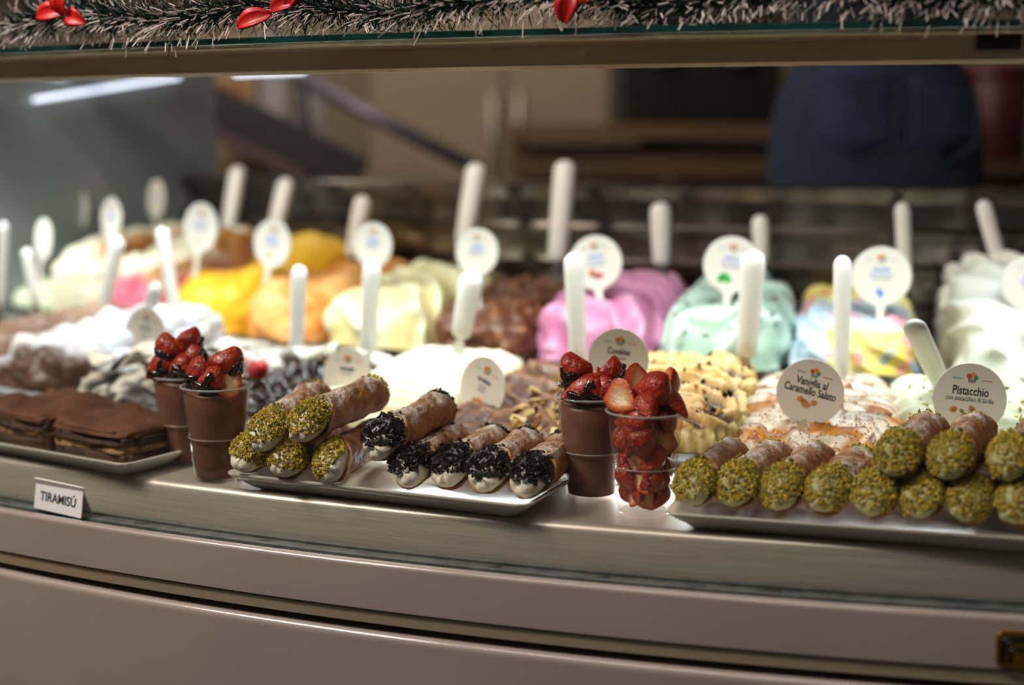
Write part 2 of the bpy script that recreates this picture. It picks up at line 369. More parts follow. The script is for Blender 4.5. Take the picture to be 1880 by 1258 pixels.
def topping(seed, L, kind, cover):
    rng = random.Random(seed); q = MB()
    n = {'nut': 1150, 'flake': 760}[kind]
    back = int(n*0.2)
    for i in range(n+back):
        front = i < n
        th = rng.uniform(0, 2*PI)
        s = rng.random()
        if front:
            if s < 0.60:                                      # on the rounded end of cream
                ph = math.acos(rng.random())                  # 0 = tip
                lim = cover + 0.22*N3((math.cos(th)*1.5, ph, math.sin(th)*1.5), 1.4, seed)
                if math.sin(th)*math.sin(ph) < -lim: continue
                n_ = Vector((math.cos(th)*math.sin(ph), -math.cos(ph), math.sin(th)*math.sin(ph)))
                p = Vector((n_.x*0.0172, 0.002 + n_.y*0.0152, n_.z*0.0172)); p.y += 0.5*p.z
            else:                                             # running up onto the pastry
                y = abs(rng.gauss(0, 0.008)); 
                if math.sin(th) < -cover*0.5 + y*45*0.8: continue
                n_ = Vector((math.cos(th), 0, math.sin(th))); rr = 0.0176 + (0.0018 if y > 0.014 else 0)
                p = Vector((n_.x*rr, 0.002+y+0.5*rr*n_.z, n_.z*rr))
        else:
            ph = math.acos(rng.random()**0.7)
            if math.sin(th) < -0.2: continue
            n_ = Vector((math.cos(th)*math.sin(ph), math.cos(ph), math.sin(th)*math.sin(ph)))
            p = Vector((n_.x*0.0172, L-0.004 + n_.y*0.012, n_.z*0.0172))
        if kind == 'nut':
            R = Euler((rng.uniform(0, 6), rng.uniform(0, 6), rng.uniform(0, 6))).to_matrix(); s_ = rng.uniform(0.0009, 0.0021)
            chunk(q, p + n_*rng.uniform(0, 0.0022), R, s_*1.5, s_, s_*0.8, rng)
        else:
            R = n_.to_track_quat('Z', 'Y').to_matrix() @ Euler((rng.gauss(0, 0.55), rng.gauss(0, 0.55), rng.uniform(0, 6))).to_matrix()
            s_ = rng.uniform(0.0012, 0.0030)
            flake(q, p + n_*rng.uniform(0.0003, 0.0022), R, s_*1.25, s_*0.8, 0.0004, rng)
    return q
def shell_mat():
    m = mat('fried_pastry', '#7a4a25', 0.6, 0, '#b5814d', 60, 0.9, 190, ramp=(0.3, 0.72))
    nt = m.node_tree; N = nt.nodes; Lk = nt.links; b = N['Principled BSDF']
    src = b.inputs['Base Color'].links[0].from_socket
    tc = N.new('ShaderNodeTexCoord'); sp = N.new('ShaderNodeSeparateXYZ'); Lk.new(tc.outputs['Object'], sp.inputs[0])
    nz = N.new('ShaderNodeTexNoise'); nz.inputs['Scale'].default_value = 85; nz.inputs['Detail'].default_value = 6; Lk.new(tc.outputs['Object'], nz.inputs['Vector'])
    n2 = N.new('ShaderNodeTexNoise'); n2.inputs['Scale'].default_value = 26; Lk.new(tc.outputs['Object'], n2.inputs['Vector'])
    mz = N.new('ShaderNodeMapRange'); mz.inputs['From Min'].default_value = 0.0; mz.inputs['From Max'].default_value = 0.019; mz.inputs['To Min'].default_value = -0.35; mz.inputs['To Max'].default_value = 0.22
    Lk.new(sp.outputs['Z'], mz.inputs['Value'])
    ad = N.new('ShaderNodeMath'); ad.operation = 'ADD'; Lk.new(nz.outputs['Fac'], ad.inputs[0]); Lk.new(mz.outputs['Result'], ad.inputs[1])
    a2 = N.new('ShaderNodeMath'); a2.operation = 'MULTIPLY_ADD'; a2.inputs[1].default_value = 0.5; Lk.new(n2.outputs['Fac'], a2.inputs[0]); Lk.new(ad.outputs[0], a2.inputs[2])
    rp = N.new('ShaderNodeMapRange'); rp.inputs['From Min'].default_value = 0.765; rp.inputs['From Max'].default_value = 1.10; rp.inputs['To Max'].default_value = 0.8; Lk.new(a2.outputs[0], rp.inputs['Value'])
    mx = N.new('ShaderNodeMix'); mx.data_type = 'RGBA'; Lk.new(rp.outputs['Result'], mx.inputs['Factor']); Lk.new(src, mx.inputs['A']); mx.inputs['B'].default_value = c4('#e9dfd6')
    Lk.new(mx.outputs['Result'], b.inputs['Base Color'])
    return m
SHELL = shell_mat()
RICOTTA = mat('ricotta_cream', '#efe9d8', 0.5, 0, '#e6dfca', 60, 0.3, 220)
PISTCREAM = mat('pistachio_cream', '#b9b78a', 0.5, 0, '#a9a877', 60, 0.3, 220)
NUT = mat('chopped_pistachio', '#a39a2c', 0.55, island=['#6f6a1a', '#a8942a', '#cfb23c', '#8d8224', '#dcbf52', '#4f5a1a', '#b8a02e', '#a07a2a'])
CHOC = mat('dark_chocolate_flakes', '#1d1512', 0.38, island=['#120d0b', '#241a17', '#1a1311', '#3a2c27', '#191210'])
LC = 0.128
def cannolo_proto(seed, kind):
    root = empty('cannolo')
    cannolo_shell(seed, LC).build('pastry_shell', SHELL, root, True)
    crem(seed, LC).build('cream_filling', PISTCREAM if kind == 'g' else RICOTTA, root, True)
    tp = topping(seed, LC, 'flake' if kind == 'c' else 'nut', {'p': 0.22, 'g': 0.50, 'c': 0.02}[kind])
    o = tp.build('chocolate_flakes' if kind == 'c' else 'chopped_pistachios', CHOC if kind == 'c' else NUT, root); o['kind'] = 'stuff'
    return root
PROTOS = {}
def place_cannolo(kind, f, b, label, group, variant, roll=0.0):
    key = (kind, variant)
    if key not in PROTOS: PROTOS[key] = cannolo_proto(17+variant*7+ord(kind), kind); o = PROTOS[key]
    else: o = copy_tree(PROTOS[key])
    f = Vector(f); d = (Vector(b) - f).normalized()
    x = d.cross(Vector((0, 0, 1))).normalized(); z = x.cross(d)
    M = Matrix((x, d, z)).transposed().to_4x4() @ Matrix.Rotation(roll, 4, 'Y')
    o.matrix_world = Matrix.Translation(f) @ M
    tag(o, label, 'pastry', group)
    return o
MID = [
 ('p', (-0.2335, 1.320, .7765), (-0.200, 1.4500, .790), 'pistachio cannolo high at the left end of the mixed platter, next to the chocolate cups'),
 ('p', (-0.1940, 1.3100, .7875), (-0.1435, 1.4200, .797), 'topmost pistachio cannolo of the mixed platter, bare sugared shell showing behind its green end'),
 ('p', (-0.2540, 1.3420, .7525), (-0.2250, 1.4700, .7525), 'lowest pistachio cannolo in the left corner of the mixed platter'),
 ('p', (-0.2130, 1.3150, .7525), (-0.1800, 1.4545, .7525), 'pistachio cannolo on the mixed platter between the corner one and the one baring white cream'),
 ('p', (-0.1700, 1.2990, .7525), (-0.1300, 1.4445, .7525), 'cannolo with pistachio on one side and bare white cream, beside the chocolate ones'),
 ('c', (-0.1215, 1.2880, .7760), (-0.0730, 1.4062, .785), 'chocolate flake cannolo lying highest, against the pistachio ones'),
 ('c', (-0.0950, 1.2790, .7525), (-0.0529, 1.4268, .7525), 'chocolate flake cannolo just right of the raised chocolate one'),
 ('c', (-0.0590, 1.2780, .7525), (-0.0138, 1.4133, .7525), 'middle one of the five chocolate flake cannoli'),
 ('c', (-0.0235, 1.2590, .7525), (0.0191, 1.3949, .7525), 'chocolate flake cannolo second from the cups with strawberries'),
 ('c', (0.0130, 1.2430, .7525), (0.0560, 1.3744, .7525), 'chocolate flake cannolo at the platter corner beside the chocolate strawberry cup'),
]
for i, (k, f, b, lab) in enumerate(MID):
    grp = 'pistachio cannoli on the mixed platter' if k == 'p' else 'chocolate cannoli on the mixed platter'
    roll = {4: -0.9, 3: 0.2, 2: 0.3, 0: -0.2}.get(i, random.uniform(-0.25, 0.25))
    place_cannolo(k, f, b, lab, grp, i % 3 if k == 'p' else (i+1) % 3, roll)
RGT = [((0.1585, 1.2151, .7525), (0.2171, 1.3541, .7525)), ((0.1945, 1.2082, .7525), (0.2576, 1.3419, .7525)), ((0.2315, 1.1985, .7525), (0.2954, 1.3347, .7525)),
       ((0.2690, 1.1890, .7525), (0.3364, 1.3247, .7525)), ((0.3065, 1.1790, .7525), (0.3703, 1.3068, .7525)), ((0.3440, 1.1690, .7525), (0.4054, 1.2943, .7525)),
       ((0.3820, 1.1600, .7525), (0.4457, 1.2843, .7525)), ((0.4200, 1.1500, .7525), (0.4894, 1.2733, .7525)), ((0.4580, 1.1420, .7525), (0.5274, 1.2650, .7525)),
       ((0.3255, 1.1800, .7860), (0.3904, 1.3012, .7860)), ((0.3672, 1.1700, .7860), (0.4390, 1.3091, .7860)), ((0.4144, 1.1620, .7870), (0.4855, 1.2788, .7870)), ((0.4540, 1.1530, .7870), (0.5250, 1.2700, .7870))]
ORD = ['first', 'second', 'third', 'fourth', 'fifth', 'sixth', 'seventh', 'eighth', 'ninth']
for i, (f, b) in enumerate(RGT):
    if i < 9: lab = 'bottom layer cannolo of the all pistachio platter, %s from the cup of strawberries' % ORD[i]
    else: lab = 'top layer cannolo of the all pistachio pile, %s from the cup of strawberries' % ORD[i-9]
    place_cannolo('g', f, b, lab, 'pistachio cannoli piled on their own platter', i % 4, random.uniform(-0.5, 0.5))

# ------------------------------------------------------------------ tiramisu slices
COCOA = mat('cocoa_dust', '#4e2e1b', 0.8, 0, '#6a4129', 24, 0.6, 70)
SPONGE = mat('coffee_sponge', '#2a1a12', 0.75, 0, '#47301f', 45, 0.8, 80)
MASC = mat('mascarpone', '#a5814f', 0.6, 0, '#4a301d', 48, 0.9, 60, ramp=(0.4, 0.6))
def layer(w, d, z0, z1, seed, amp=0.003, top=0.0):
    rs = []; n = 56
    for k in range(5):
        z = z0 + (z1-z0)*k/4; ring = []
        for j in range(n):
            t = 2*PI*j/n; cx, sy = math.cos(t), math.sin(t)
            e = 0.22; x = math.copysign(abs(cx)**e, cx)*w/2; y = math.copysign(abs(sy)**e, sy)*d/2
            nn = 1.5*amp*N3((x*70, y*70, z*90), 1, seed) + 1.2*amp*N3((x*150, y*150, z*160), 1, seed+3)
            ln = math.hypot(x, y) or 1
            ring.append((x + x/ln*nn, y + y/ln*nn, z))
        rs.append(ring)
    if top:
        for s in (0.95, 0.88, 0.78, 0.66, 0.54, 0.42, 0.3, 0.18, 0.08):
            rs.append([(x*s, y*s, z1 + top*(1-s**2) + 0.017*N3((x*s*22, y*s*22, 0), 1, seed+1) + 0.002*N3((x*s*90, y*s*90, 0), 1, seed+2)) for x, y, z in rs[4]])
    return MB().rings(rs)
def tiramisu(loc, rz, w, d, seed, label, dz=0.0):
    root = empty('tiramisu_slice', ML @ Vector((loc[0], loc[1], 0.0056+dz)), math.atan2(ML[1][0], ML[0][0]) + rz, label, 'cake', 'tiramisu slices on the platter')
    layer(w, d, 0.0, 0.014, seed, 0.004).build('soaked_sponge', SPONGE, root, True)
    layer(w*0.985, d*0.985, 0.0142, 0.022, seed+5, 0.0035).build('mascarpone_layer', MASC, root, True)
    layer(w, d, 0.0222, 0.031, seed+9, 0.004).build('soaked_sponge', SPONGE, root, True)
    layer(w*1.0, d*1.0, 0.0312, 0.0375, seed+13, 0.004, 0.008).build('cocoa_top', COCOA, root, True)
tiramisu((0.085, -0.012), 0.0, 0.115, 0.105, 1, 'tiramisu slice at the platter corner by the left chocolate cups')
tiramisu((-0.035, -0.006), -0.05, 0.115, 0.11, 2, 'second tiramisu slice from the left chocolate cups, taller and dark sided', 0.002)
tiramisu((-0.105, 0.0), 0.03, 0.018, 0.11, 3, 'thin tiramisu slice at the far end of its platter')

# name card
card = empty('name_card', (-0.4560, 1.3890, 0.6808), math.radians(-31), 'small white card reading TIRAMISU in front of the tiramisu platter', 'sign')
q = MB().box((0, 0, 0.0155), (0.068, 0.0012, 0.031), Matrix.Rotation(math.radians(-8), 4, 'X') @ Matrix.Rotation(math.radians(1.5), 4, 'Y'))
q.box((0, 0.010, 0.014), (0.068, 0.0010, 0.031), Matrix.Translation((0, 0.004, 0)) @ Matrix.Rotation(math.radians(24), 4, 'X') @ Matrix.Rotation(math.radians(1.5), 4, 'Y'))
q.build('card_stock', mat('card_white', '#dcd9d4', 0.6), card)
INKM = mat('dark_ink', '#23242c', 0.6)
def text_mesh(name, body, size, m, parent, M, xs=1.0, bold=0.0, align='CENTER'):
    cu = bpy.data.curves.new(name, 'FONT'); cu.body = body; cu.size = size; cu.align_x = align; cu.align_y = 'CENTER'; cu.offset = bold; cu.extrude = 0.00008
    cu.resolution_u = 3
    ob = bpy.data.objects.new(name, cu); COL.objects.link(ob)
    dg = bpy.context.evaluated_depsgraph_get(); me = bpy.data.meshes.new_from_object(ob.evaluated_get(dg))
    COL.objects.unlink(ob); bpy.data.objects.remove(ob); bpy.data.curves.remove(cu)
    me.transform(M @ Matrix.Rotation(PI/2, 4, 'X') @ Matrix.Diagonal((xs, 1, 1, 1))); me.materials.clear(); me.name = name
    return link(name, me, m, parent, False)
text_mesh('lettering', 'TIRAMIS\u00da', 0.0130, INKM, card, Matrix.Rotation(math.radians(-8), 4, 'X') @ Matrix.Rotation(math.radians(1.5), 4, 'Y') @ Matrix.Translation((0, -0.0009, 0.0135)), 0.92, 0.0002)

# ------------------------------------------------------------------ dessert cups and strawberries
FRUIT = mat('strawberry_skin', '#86190f', 0.36, 0, '#ad3420', 40, 0.8, 190, coat=0.2)
def fruit_bump(m):
    nt = m.node_tree; N = nt.nodes; Lk = nt.links; b = N['Principled BSDF']
    vo = N.new('ShaderNodeTexVoronoi'); vo.inputs['Scale'].default_value = 260
    tc = N.new('ShaderNodeTexCoord'); Lk.new(tc.outputs['Object'], vo.inputs['Vector'])
    mr = N.new('ShaderNodeMapRange'); mr.inputs['From Min'].default_value = 0.12; mr.inputs['From Max'].default_value = 0.28; mr.inputs['To Min'].default_value = 0.75; mr.inputs['To Max'].default_value = 0
    Lk.new(vo.outputs['Distance'], mr.inputs['Value'])
    mx = N.new('ShaderNodeMix'); mx.data_type = 'RGBA'; Lk.new(mr.outputs['Result'], mx.inputs['Factor']); Lk.new(b.inputs['Base Color'].links[0].from_socket, mx.inputs['A']); mx.inputs['B'].default_value = c4('#c98a34')
    Lk.new(mx.outputs['Result'], b.inputs['Base Color'])
fruit_bump(FRUIT)
FLESH = mat('strawberry_flesh', '#ffffff', 0.36, attr=True, scale=140, bump=0.35, bscale=220)
MOUSSE = mat('chocolate_mousse', '#6f4a39', 0.4, 0, '#7a5443', 30, 0.1)
SAUCE = mat('chocolate_sauce', '#1c0e0b', 0.10, 0, '#2a1611', 40, coat=0.6)
def berry_half(seed, r=0.0125, h=0.030):
    o = seed*2.3; NU, NV = 15, 11; rs = []
    for i in range(NV+1):
        t = i/NV; rr = r*(math.sin(PI*min(1, 0.10+t*0.90))**0.55)*(1.18-0.72*t)
        rs.append([(rr*math.cos(PI*j/(NU-1))*(1+0.14*N3((j*.3, t*2, o))), -rr*1.05*math.sin(PI*j/(NU-1)), h*(0.5-t)) for j in range(NU)])
    q = MB().rings(rs, False, False, False)
    top = len(q.v); q.v += [(0, 0, h*0.5), (0, 0, -h*0.5)]
    for j in range(NU-1): q.f.append((j, top, j+1)); q.f.append((NV*NU+j, NV*NU+j+1, top+1))
    # cut face: outline of the half, slightly domed, with a red rim left by the skin
    lt = [r_[0] for r_ in rs]; rt = [r_[-1] for r_ in rs]
    loop = [(x, 0.0002, z) for x, y, z in lt] + [(x, 0.0002, z) for x, y, z in reversed(rt)]
    cf = MB().rings([loop, [(x*0.93, 0.0007, z*0.94) for x, y, z in loop], [(x*0.68, 0.0010, z*0.72) for x, y, z in loop], [(x*0.36, 0.0004, z*0.46) for x, y, z in loop], [(x*0.12, -0.0006, z*0.25) for x, y, z in loop]], False, True)
    n = len(loop); cc = []
    for k in range(5): cc += [lin(('#a82a1a', '#c04426', '#d88355', '#e8bd93', '#ecd0aa')[k])]*n
    return q, cf, cc
BERRY = []
for s in range(4):
    q, cf, cc = berry_half(s+1, 0.0132+0.001*(s % 2), 0.029+0.002*s)
    r_ = empty('strawberry_piece'); sk = q.build('red_skin', FRUIT, r_, True); sk.data.update()
    pyd('cut_face', cf.v, cf.f, FLESH, r_, True, cc); BERRY.append([r_, False])
def place_berry(v, loc, rot, s, label, group, sauce=False):
    p = BERRY[v % 4]
    if not p[1]: o = p[0]; p[1] = True
    else: o = copy_tree(p[0])
    o.matrix_world = Matrix.Translation(loc) @ Euler(rot).to_matrix().to_4x4() @ Matrix.Scale(s, 4)
    tag(o, label, 'fruit', group)
    return o
def cup(loc, h, r0, r1, label, fill):
    root = empty('dessert_cup', (loc[0], loc[1], 0.7163), 0.3, label, 'cup')
    ring = 0.46*h
    def ra(z): return r0 + (r1-r0)*z/h
    pr = [(0.0, 0.0028), (r0-0.004, 0.0028), (r0-0.0025, 0.0), (r0, 0.0006), (ra(0.006)+0.0002, 0.006), (ra(0.2*h), 0.2*h), (ra(ring)-0.0010, ring-0.0012), (ra(ring)+0.0007, ring), (ra(ring)+0.0004, ring+0.0012), (ra(0.7*h)+0.0005, 0.7*h), (ra(h)-0.0005, h-0.003), (r1+0.0014, h-0.0022), (r1+0.0020, h-0.0008), (r1+0.0010, h), (r1-0.0004, h-0.0008)]
    cs = MB().lathe(pr, 56, cap0=False, cap1=False).build('cup_wall', PLASTIC_CUP, root, True); autosmooth(cs, 40)
    MB().lathe([(r1+0.0006, h-0.0026), (r1+0.0021, h-0.0016), (r1+0.0021, h-0.0004), (r1+0.0008, h+0.0002), (r1-0.0002, h-0.0008)], 56, cap0=False, cap1=False).build('rim', clear_mat('rim_plastic', '#e8dfd8', 1.3, 0.08, 1.6, white=0.28), root, True)
    MB().lathe([(ra(ring)+0.0002, ring-0.0007), (ra(ring)+0.0010, ring), (ra(ring)+0.0002, ring+0.0007)], 56, cap0=False, cap1=False).build('stacking_ring', MATS['rim_plastic'], root, True)
    if fill:
        f = [(r0-0.0016, 0.0042), (ra(0.2*h)-0.0012, 0.2*h), (ra(ring)-0.0022, ring-0.002), (ra(0.7*h)-0.0014, 0.7*h), (ra(fill)-0.0014, fill-0.004), (ra(fill)-0.004, fill), (0.012, fill+0.003), (0.001, fill+0.004)]
        MB().lathe(f, 48).build('mousse_filling', MOUSSE, root, True)
    return root
cup((0.0755, 1.3180), 0.098, 0.0235, 0.0335, 'chocolate cup topped with sauced strawberries, just behind the clear strawberry cup', 0.090)
cup((0.1205, 1.2620), 0.094, 0.0235, 0.0345, 'clear cup packed with cut strawberries', 0)
cup((-0.3410, 1.4620), 0.094, 0.0225, 0.0330, 'chocolate cup with strawberries beside the tiramisu platter', 0.088)
cup((-0.2930, 1.3890), 0.095, 0.0235, 0.0335, 'chocolate cup with strawberries nearest the pistachio cannoli platter corner', 0.089)
rg = random.Random(5)
zc = 0.7163
# clear cup: tiers of pieces inside, a heap above the rim
TN = ('bottom', 'second', 'third', 'fourth', 'top')
def side_words(an):
    an = math.degrees(an) % 360
    return ['cannoli side', 'back right side', 'back side', 'back left side', 'chocolate cup side', 'front left side', 'front side', 'front right side'][int(((an+22.5) % 360)//45)]
for tier, (z, rr, n) in enumerate(((0.0135, 0.0112, 5), (0.030, 0.0128, 6), (0.047, 0.0142, 6), (0.064, 0.0158, 6), (0.081, 0.0165, 6))):
    for k in range(n):
        a = 2*PI*k/n + tier*0.62 - 1.5
        flip = PI if (k+tier) % 2 else 0.0
        place_berry(k+tier, (0.1205+rr*math.cos(a), 1.2620+rr*math.sin(a), zc+z), (rg.uniform(-0.5, 0.5), rg.uniform(-1.2, 1.2), a+PI/2+PI-flip+rg.uniform(-.4, .4)), (0.84, 0.95, 1.0, 1.06, 1.10)[tier],
                    'cut strawberry inside the clear plastic cup, %s tier, %s' % (TN[tier], side_words(a)), 'strawberry pieces inside the clear cup')
HEAP = [((-0.022, -0.010, 0.106), (0.5, 1.1, 2.9), 1.25, 'big cut strawberry half leaning on the rim of the clear cup, facing the chocolate cup'),
        ((0.004, -0.008, 0.114), (0.7, 1.3, 0.4), 1.2, 'strawberry with a pale cut tip on top of the clear cup heap'),
        ((0.017, 0.010, 0.113), (0.9, 0.9, 2.5), 1.25, 'darkest red strawberry half at the back of the clear cup heap'),
        ((0.023, -0.012, 0.098), (-1.0, 0.4, 1.2), 1.05, 'round strawberry end over the rim of the clear cup on the cannoli side'),
        ((-0.001, -0.023, 0.098), (-1.2, 0.2, 0.2), 1.0, 'strawberry end with a white cut face at the front of the clear cup'),
        ((-0.006, 0.014, 0.116), (0.6, -0.8, 3.4), 1.1, 'pale pink strawberry slice lying at the top back of the clear cup heap'),
        ((0.0, 0.0, 0.097), (0.2, 0.3, 1.0), 1.1, 'strawberry piece buried in the middle of the clear cup heap')]
for k, (p, r_, s, lab) in enumerate(HEAP): place_berry(k, (0.1205+p[0], 1.2620+p[1], zc+p[2]), r_, s, lab, 'strawberries heaped on the clear cup')
def sauced(c, items, grp):
    for k, (p, r_, s, lab, sc) in enumerate(items):
        o = place_berry(k+1, (c[0]+p[0], c[1]+p[1], zc+p[2]), r_, s, lab, grp)
        if sc:
            q = MB(); g2 = random.Random(k+int(abs(c[0])*999))
            for _ in range(sc+2):
                y0 = g2.uniform(-0.35, 0.75); pts = []
                x0 = g2.uniform(-0.009, 0.004)
                for i in range(9):
                    u = -0.9 + i/8*1.5 + y0*0.2
                    t = 0.5-u*0.4; rr = 0.0135*(math.sin(PI*min(1, 0.06+t*0.94))**0.62)*(1.08-0.42*t)
                    th = -PI/2 + y0 + 0.35*math.sin(i*0.8+y0*5)
                    pts.append((rr*1.02*math.cos(th), rr*1.06*math.sin(th), 0.030*u*0.42))
                q.tube(pts, [0.0016+0.0012*abs(math.sin(i*1.3+y0*9)) for i in range(9)], 8)
            q.build('chocolate_sauce', SAUCE, o, True)
sauced((0.0755, 1.3180), [
    ((-0.018, 0.0, 0.118), (0.3, 0.5, -0.3), 1.25, 'tall strawberry half glazed with sauce on the chocolate cup by the clear cup', 4),
    ((0.016, 0.004, 0.117), (0.6, -0.7, 0.5), 1.2, 'sauced strawberry half on the side of that chocolate cup next to the clear cup', 4),
    ((-0.010, -0.016, 0.103), (-0.2, 1.3, 0.0), 1.25, 'strawberry lying across the front rim of the chocolate cup by the clear cup', 2),
    ((0.014, -0.014, 0.104), (0.2, -1.2, 0.4), 1.1, 'strawberry wedged between the chocolate cup and the clear cup', 1),
    ((0.0, 0.012, 0.104), (0.5, 0.8, 2.0), 1.1, 'strawberry under the two sauced halves on the chocolate cup by the clear cup', 1)], 'strawberries on the chocolate cup by the clear cup')
sauced((-0.3410, 1.4620), [
    ((-0.013, -0.006, 0.118), (0.4, 0.6, -0.2), 1.3, 'tall sauced strawberry half on the chocolate cup beside the tiramisu', 5),
    ((0.005, 0.0, 0.126), (0.5, -0.3, 0.7), 1.15, 'topmost bright red strawberry on the chocolate cup beside the tiramisu', 2),
    ((-0.022, -0.012, 0.103), (0.2, 0.9, 0.4), 1.1, 'strawberry at the tiramisu side rim of the far left chocolate cup', 4),
    ((0.014, -0.010, 0.112), (0.6, -0.9, 0.3), 1.1, 'strawberry on the far left chocolate cup leaning towards the second cup', 2),
    ((0.0, -0.018, 0.102), (0.2, 1.2, 0.0), 1.15, 'strawberry at the front rim of the far left chocolate cup', 4)], 'strawberries on the far left chocolate cup')
sauced((-0.2930, 1.3890), [
    ((0.012, 0.004, 0.113), (0.5, -0.4, 0.3), 1.35, 'large upright striped strawberry on the chocolate cup by the pistachio cannoli', 5),
    ((-0.016, -0.006, 0.106), (0.3, 0.9, -0.3), 1.2, 'sauced strawberry on the second chocolate cup leaning towards the tiramisu side', 2),
    ((0.018, -0.016, 0.100), (2.6, 0.7, 0.3), 1.05, 'strawberry piece with pale flesh over the rim near the pistachio cannoli', 0),
    ((-0.004, -0.018, 0.101), (0.1, 1.3, 0.2), 1.15, 'dark sauced strawberry at the front rim of the second chocolate cup', 5)], 'strawberries on the second chocolate cup')
# ------------------------------------------------------------------ gelato tubs
PAN = mat('pan_steel', '#b5b3ad', 0.22, 1.0, '#9c9a94', 12)
def pan_mesh(wf, wb, L, h):
    def ring(k, z):
        pts = []
        for x, y in rrect(2, 2, 0.28, 4):
            w = (wf*(1-y)/2 + wb*(1+y)/2)/2
            pts.append((x*(w-k), y*(L/2-k), z))
        return pts
    return MB().rings([ring(0.006, 0.0), ring(0.003, h-0.002), ring(0.0, h-0.001), ring(0.0, h), ring(0.0035, h), ring(0.0065, h-0.004), ring(0.012, 0.004)])
def mound(parent, wf, wb, L, hf, hb, fn, m=GELATO, NU=210, NV=64, p=0.42, lean=0.0, name='gelato', front=1.0):
    cols = []; rs = []
    def resample(pts, n, closed):                     # even spacing along a curve
        if closed: pts = pts + [pts[0]]
        acc = [0.0]
        for k in range(len(pts)-1): acc.append(acc[-1] + math.dist(pts[k], pts[k+1]))
        out = []; k = 0; m_ = n if closed else n-1
        for i in range(n):
            d = acc[-1]*i/m_
            while k < len(acc)-2 and acc[k+1] < d: k += 1
            f = (d-acc[k])/max(1e-9, acc[k+1]-acc[k]); out.append(tuple(pts[k][q]*(1-f)+pts[k+1][q]*f for q in range(2)))
        return out
    e = 0.40; oc = []
    for k in range(3000):
        u = 2*PI*k/3000; cx, sy = math.cos(u), math.sin(u)
        oc.append((math.copysign(abs(cx)**e, cx)*wf/2, math.copysign(abs(sy)**e, sy)*L/2))
    outl = [(x/(wf/2), y/(L/2)) for x, y in resample(oc, NU, True)]
    sc_ = 0.5*(wf+L)/2
    pc = [(math.cos(PI/2*k/3000)**p*sc_, math.sin(PI/2*k/3000)**(p*1.15)*hb) for k in range(3001)]
    prof = [(x/sc_, z/hb) for x, z in resample(pc, NV+1, False)]
    for i, (s, zz) in enumerate(prof):
        ring = []
        for X0, Y0 in outl:
            X, Y = X0*s, Y0*s; cx, sy = X0, Y0
            h = hf + (hb-hf)*sstep(-1, 0.8, Y)
            w = (wf*(1-Y)/2 + wb*(1+Y)/2)/2
            x, y, z = X*w*(1+0.03*zz), Y*L/2*(1+0.0*zz) - 0.0, 0.005 + zz*h
            n = Vector((cx**5*max(s, 0.0)**3, sy**5*max(s, 0)**3, 0.10+zz**2*1.1*(1-s**4*0.75)))
            n.normalize()
            k = min(1.0, i/5)
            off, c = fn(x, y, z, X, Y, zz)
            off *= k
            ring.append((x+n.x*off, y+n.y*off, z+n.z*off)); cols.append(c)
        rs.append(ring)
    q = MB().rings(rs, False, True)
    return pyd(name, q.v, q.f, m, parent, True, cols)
def fbm(x, y, z, s, o, n=3):
    a = 0; g = 1; 
    for k in range(n): a += g*N3((x, y, z), s*(2**k), o+k*3); g *= 0.5
    return a
def ridge(ph): return 1-abs(math.sin(ph))
def cell(x, y, z, s, o):
    d = noise.voronoi(Vector((x*s+o, y*s, z*s)))[0]; return d[0], d[1]
def rgb(h): return lin(h)
def smooth_strokes(col, col2, o, amp=0.006, k=70, ang=0.5):
    a, b = rgb(col), rgb(col2)
    def f(x, y, z, X, Y, zz):
        w = fbm(x, y, z, 14, o)
        r = ridge(k*(y*math.cos(ang)+x*math.sin(ang)) + 3.0*w)
        return amp*r + 0.010*w, mixc(a, b, sstep(0.2, 0.9, 0.5+0.8*w))
    return f
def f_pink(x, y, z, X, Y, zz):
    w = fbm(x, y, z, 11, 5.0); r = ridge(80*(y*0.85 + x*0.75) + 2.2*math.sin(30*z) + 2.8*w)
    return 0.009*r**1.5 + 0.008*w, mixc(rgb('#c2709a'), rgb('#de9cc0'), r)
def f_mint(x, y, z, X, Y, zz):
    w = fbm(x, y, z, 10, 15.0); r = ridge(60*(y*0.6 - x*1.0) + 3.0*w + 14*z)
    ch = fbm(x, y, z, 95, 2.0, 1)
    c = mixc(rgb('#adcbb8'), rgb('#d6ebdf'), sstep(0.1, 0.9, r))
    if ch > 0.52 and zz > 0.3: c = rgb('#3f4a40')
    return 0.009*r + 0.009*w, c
def f_yellow(x, y, z, X, Y, zz):
    w = fbm(x, y, z, 12, 25.0); hump = 0.018*math.exp(-((Y-0.55)/0.35)**2) - 0.012*math.exp(-((Y+0.05)/0.2)**2)
    return 0.010*w + (hump if zz > 0.5 else 0)*sstep(0.5, 0.9, zz), mixc(rgb('#e8a60c'), rgb('#f7c431'), sstep(-0.4, 0.5, w))
def f_orange(x, y, z, X, Y, zz):
    w = fbm(x, y, z, 12, 35.0); r = ridge(26*y + 20*x + 2*w)
    return 0.006*r + 0.008*w, mixc(rgb('#e58f3c'), rgb('#f6b671'), sstep(-0.4, 0.5, w))
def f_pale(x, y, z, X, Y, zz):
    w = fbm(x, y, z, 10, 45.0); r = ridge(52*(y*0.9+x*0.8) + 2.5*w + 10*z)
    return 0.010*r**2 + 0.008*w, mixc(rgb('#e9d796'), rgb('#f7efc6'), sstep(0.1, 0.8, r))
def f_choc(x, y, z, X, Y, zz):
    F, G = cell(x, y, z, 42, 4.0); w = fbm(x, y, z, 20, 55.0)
    return 0.014*(0.6-F*1.2) + 0.007*w, mixc(rgb('#5c3019'), rgb('#8f5836'), sstep(0.1, 0.6, 0.6-F))
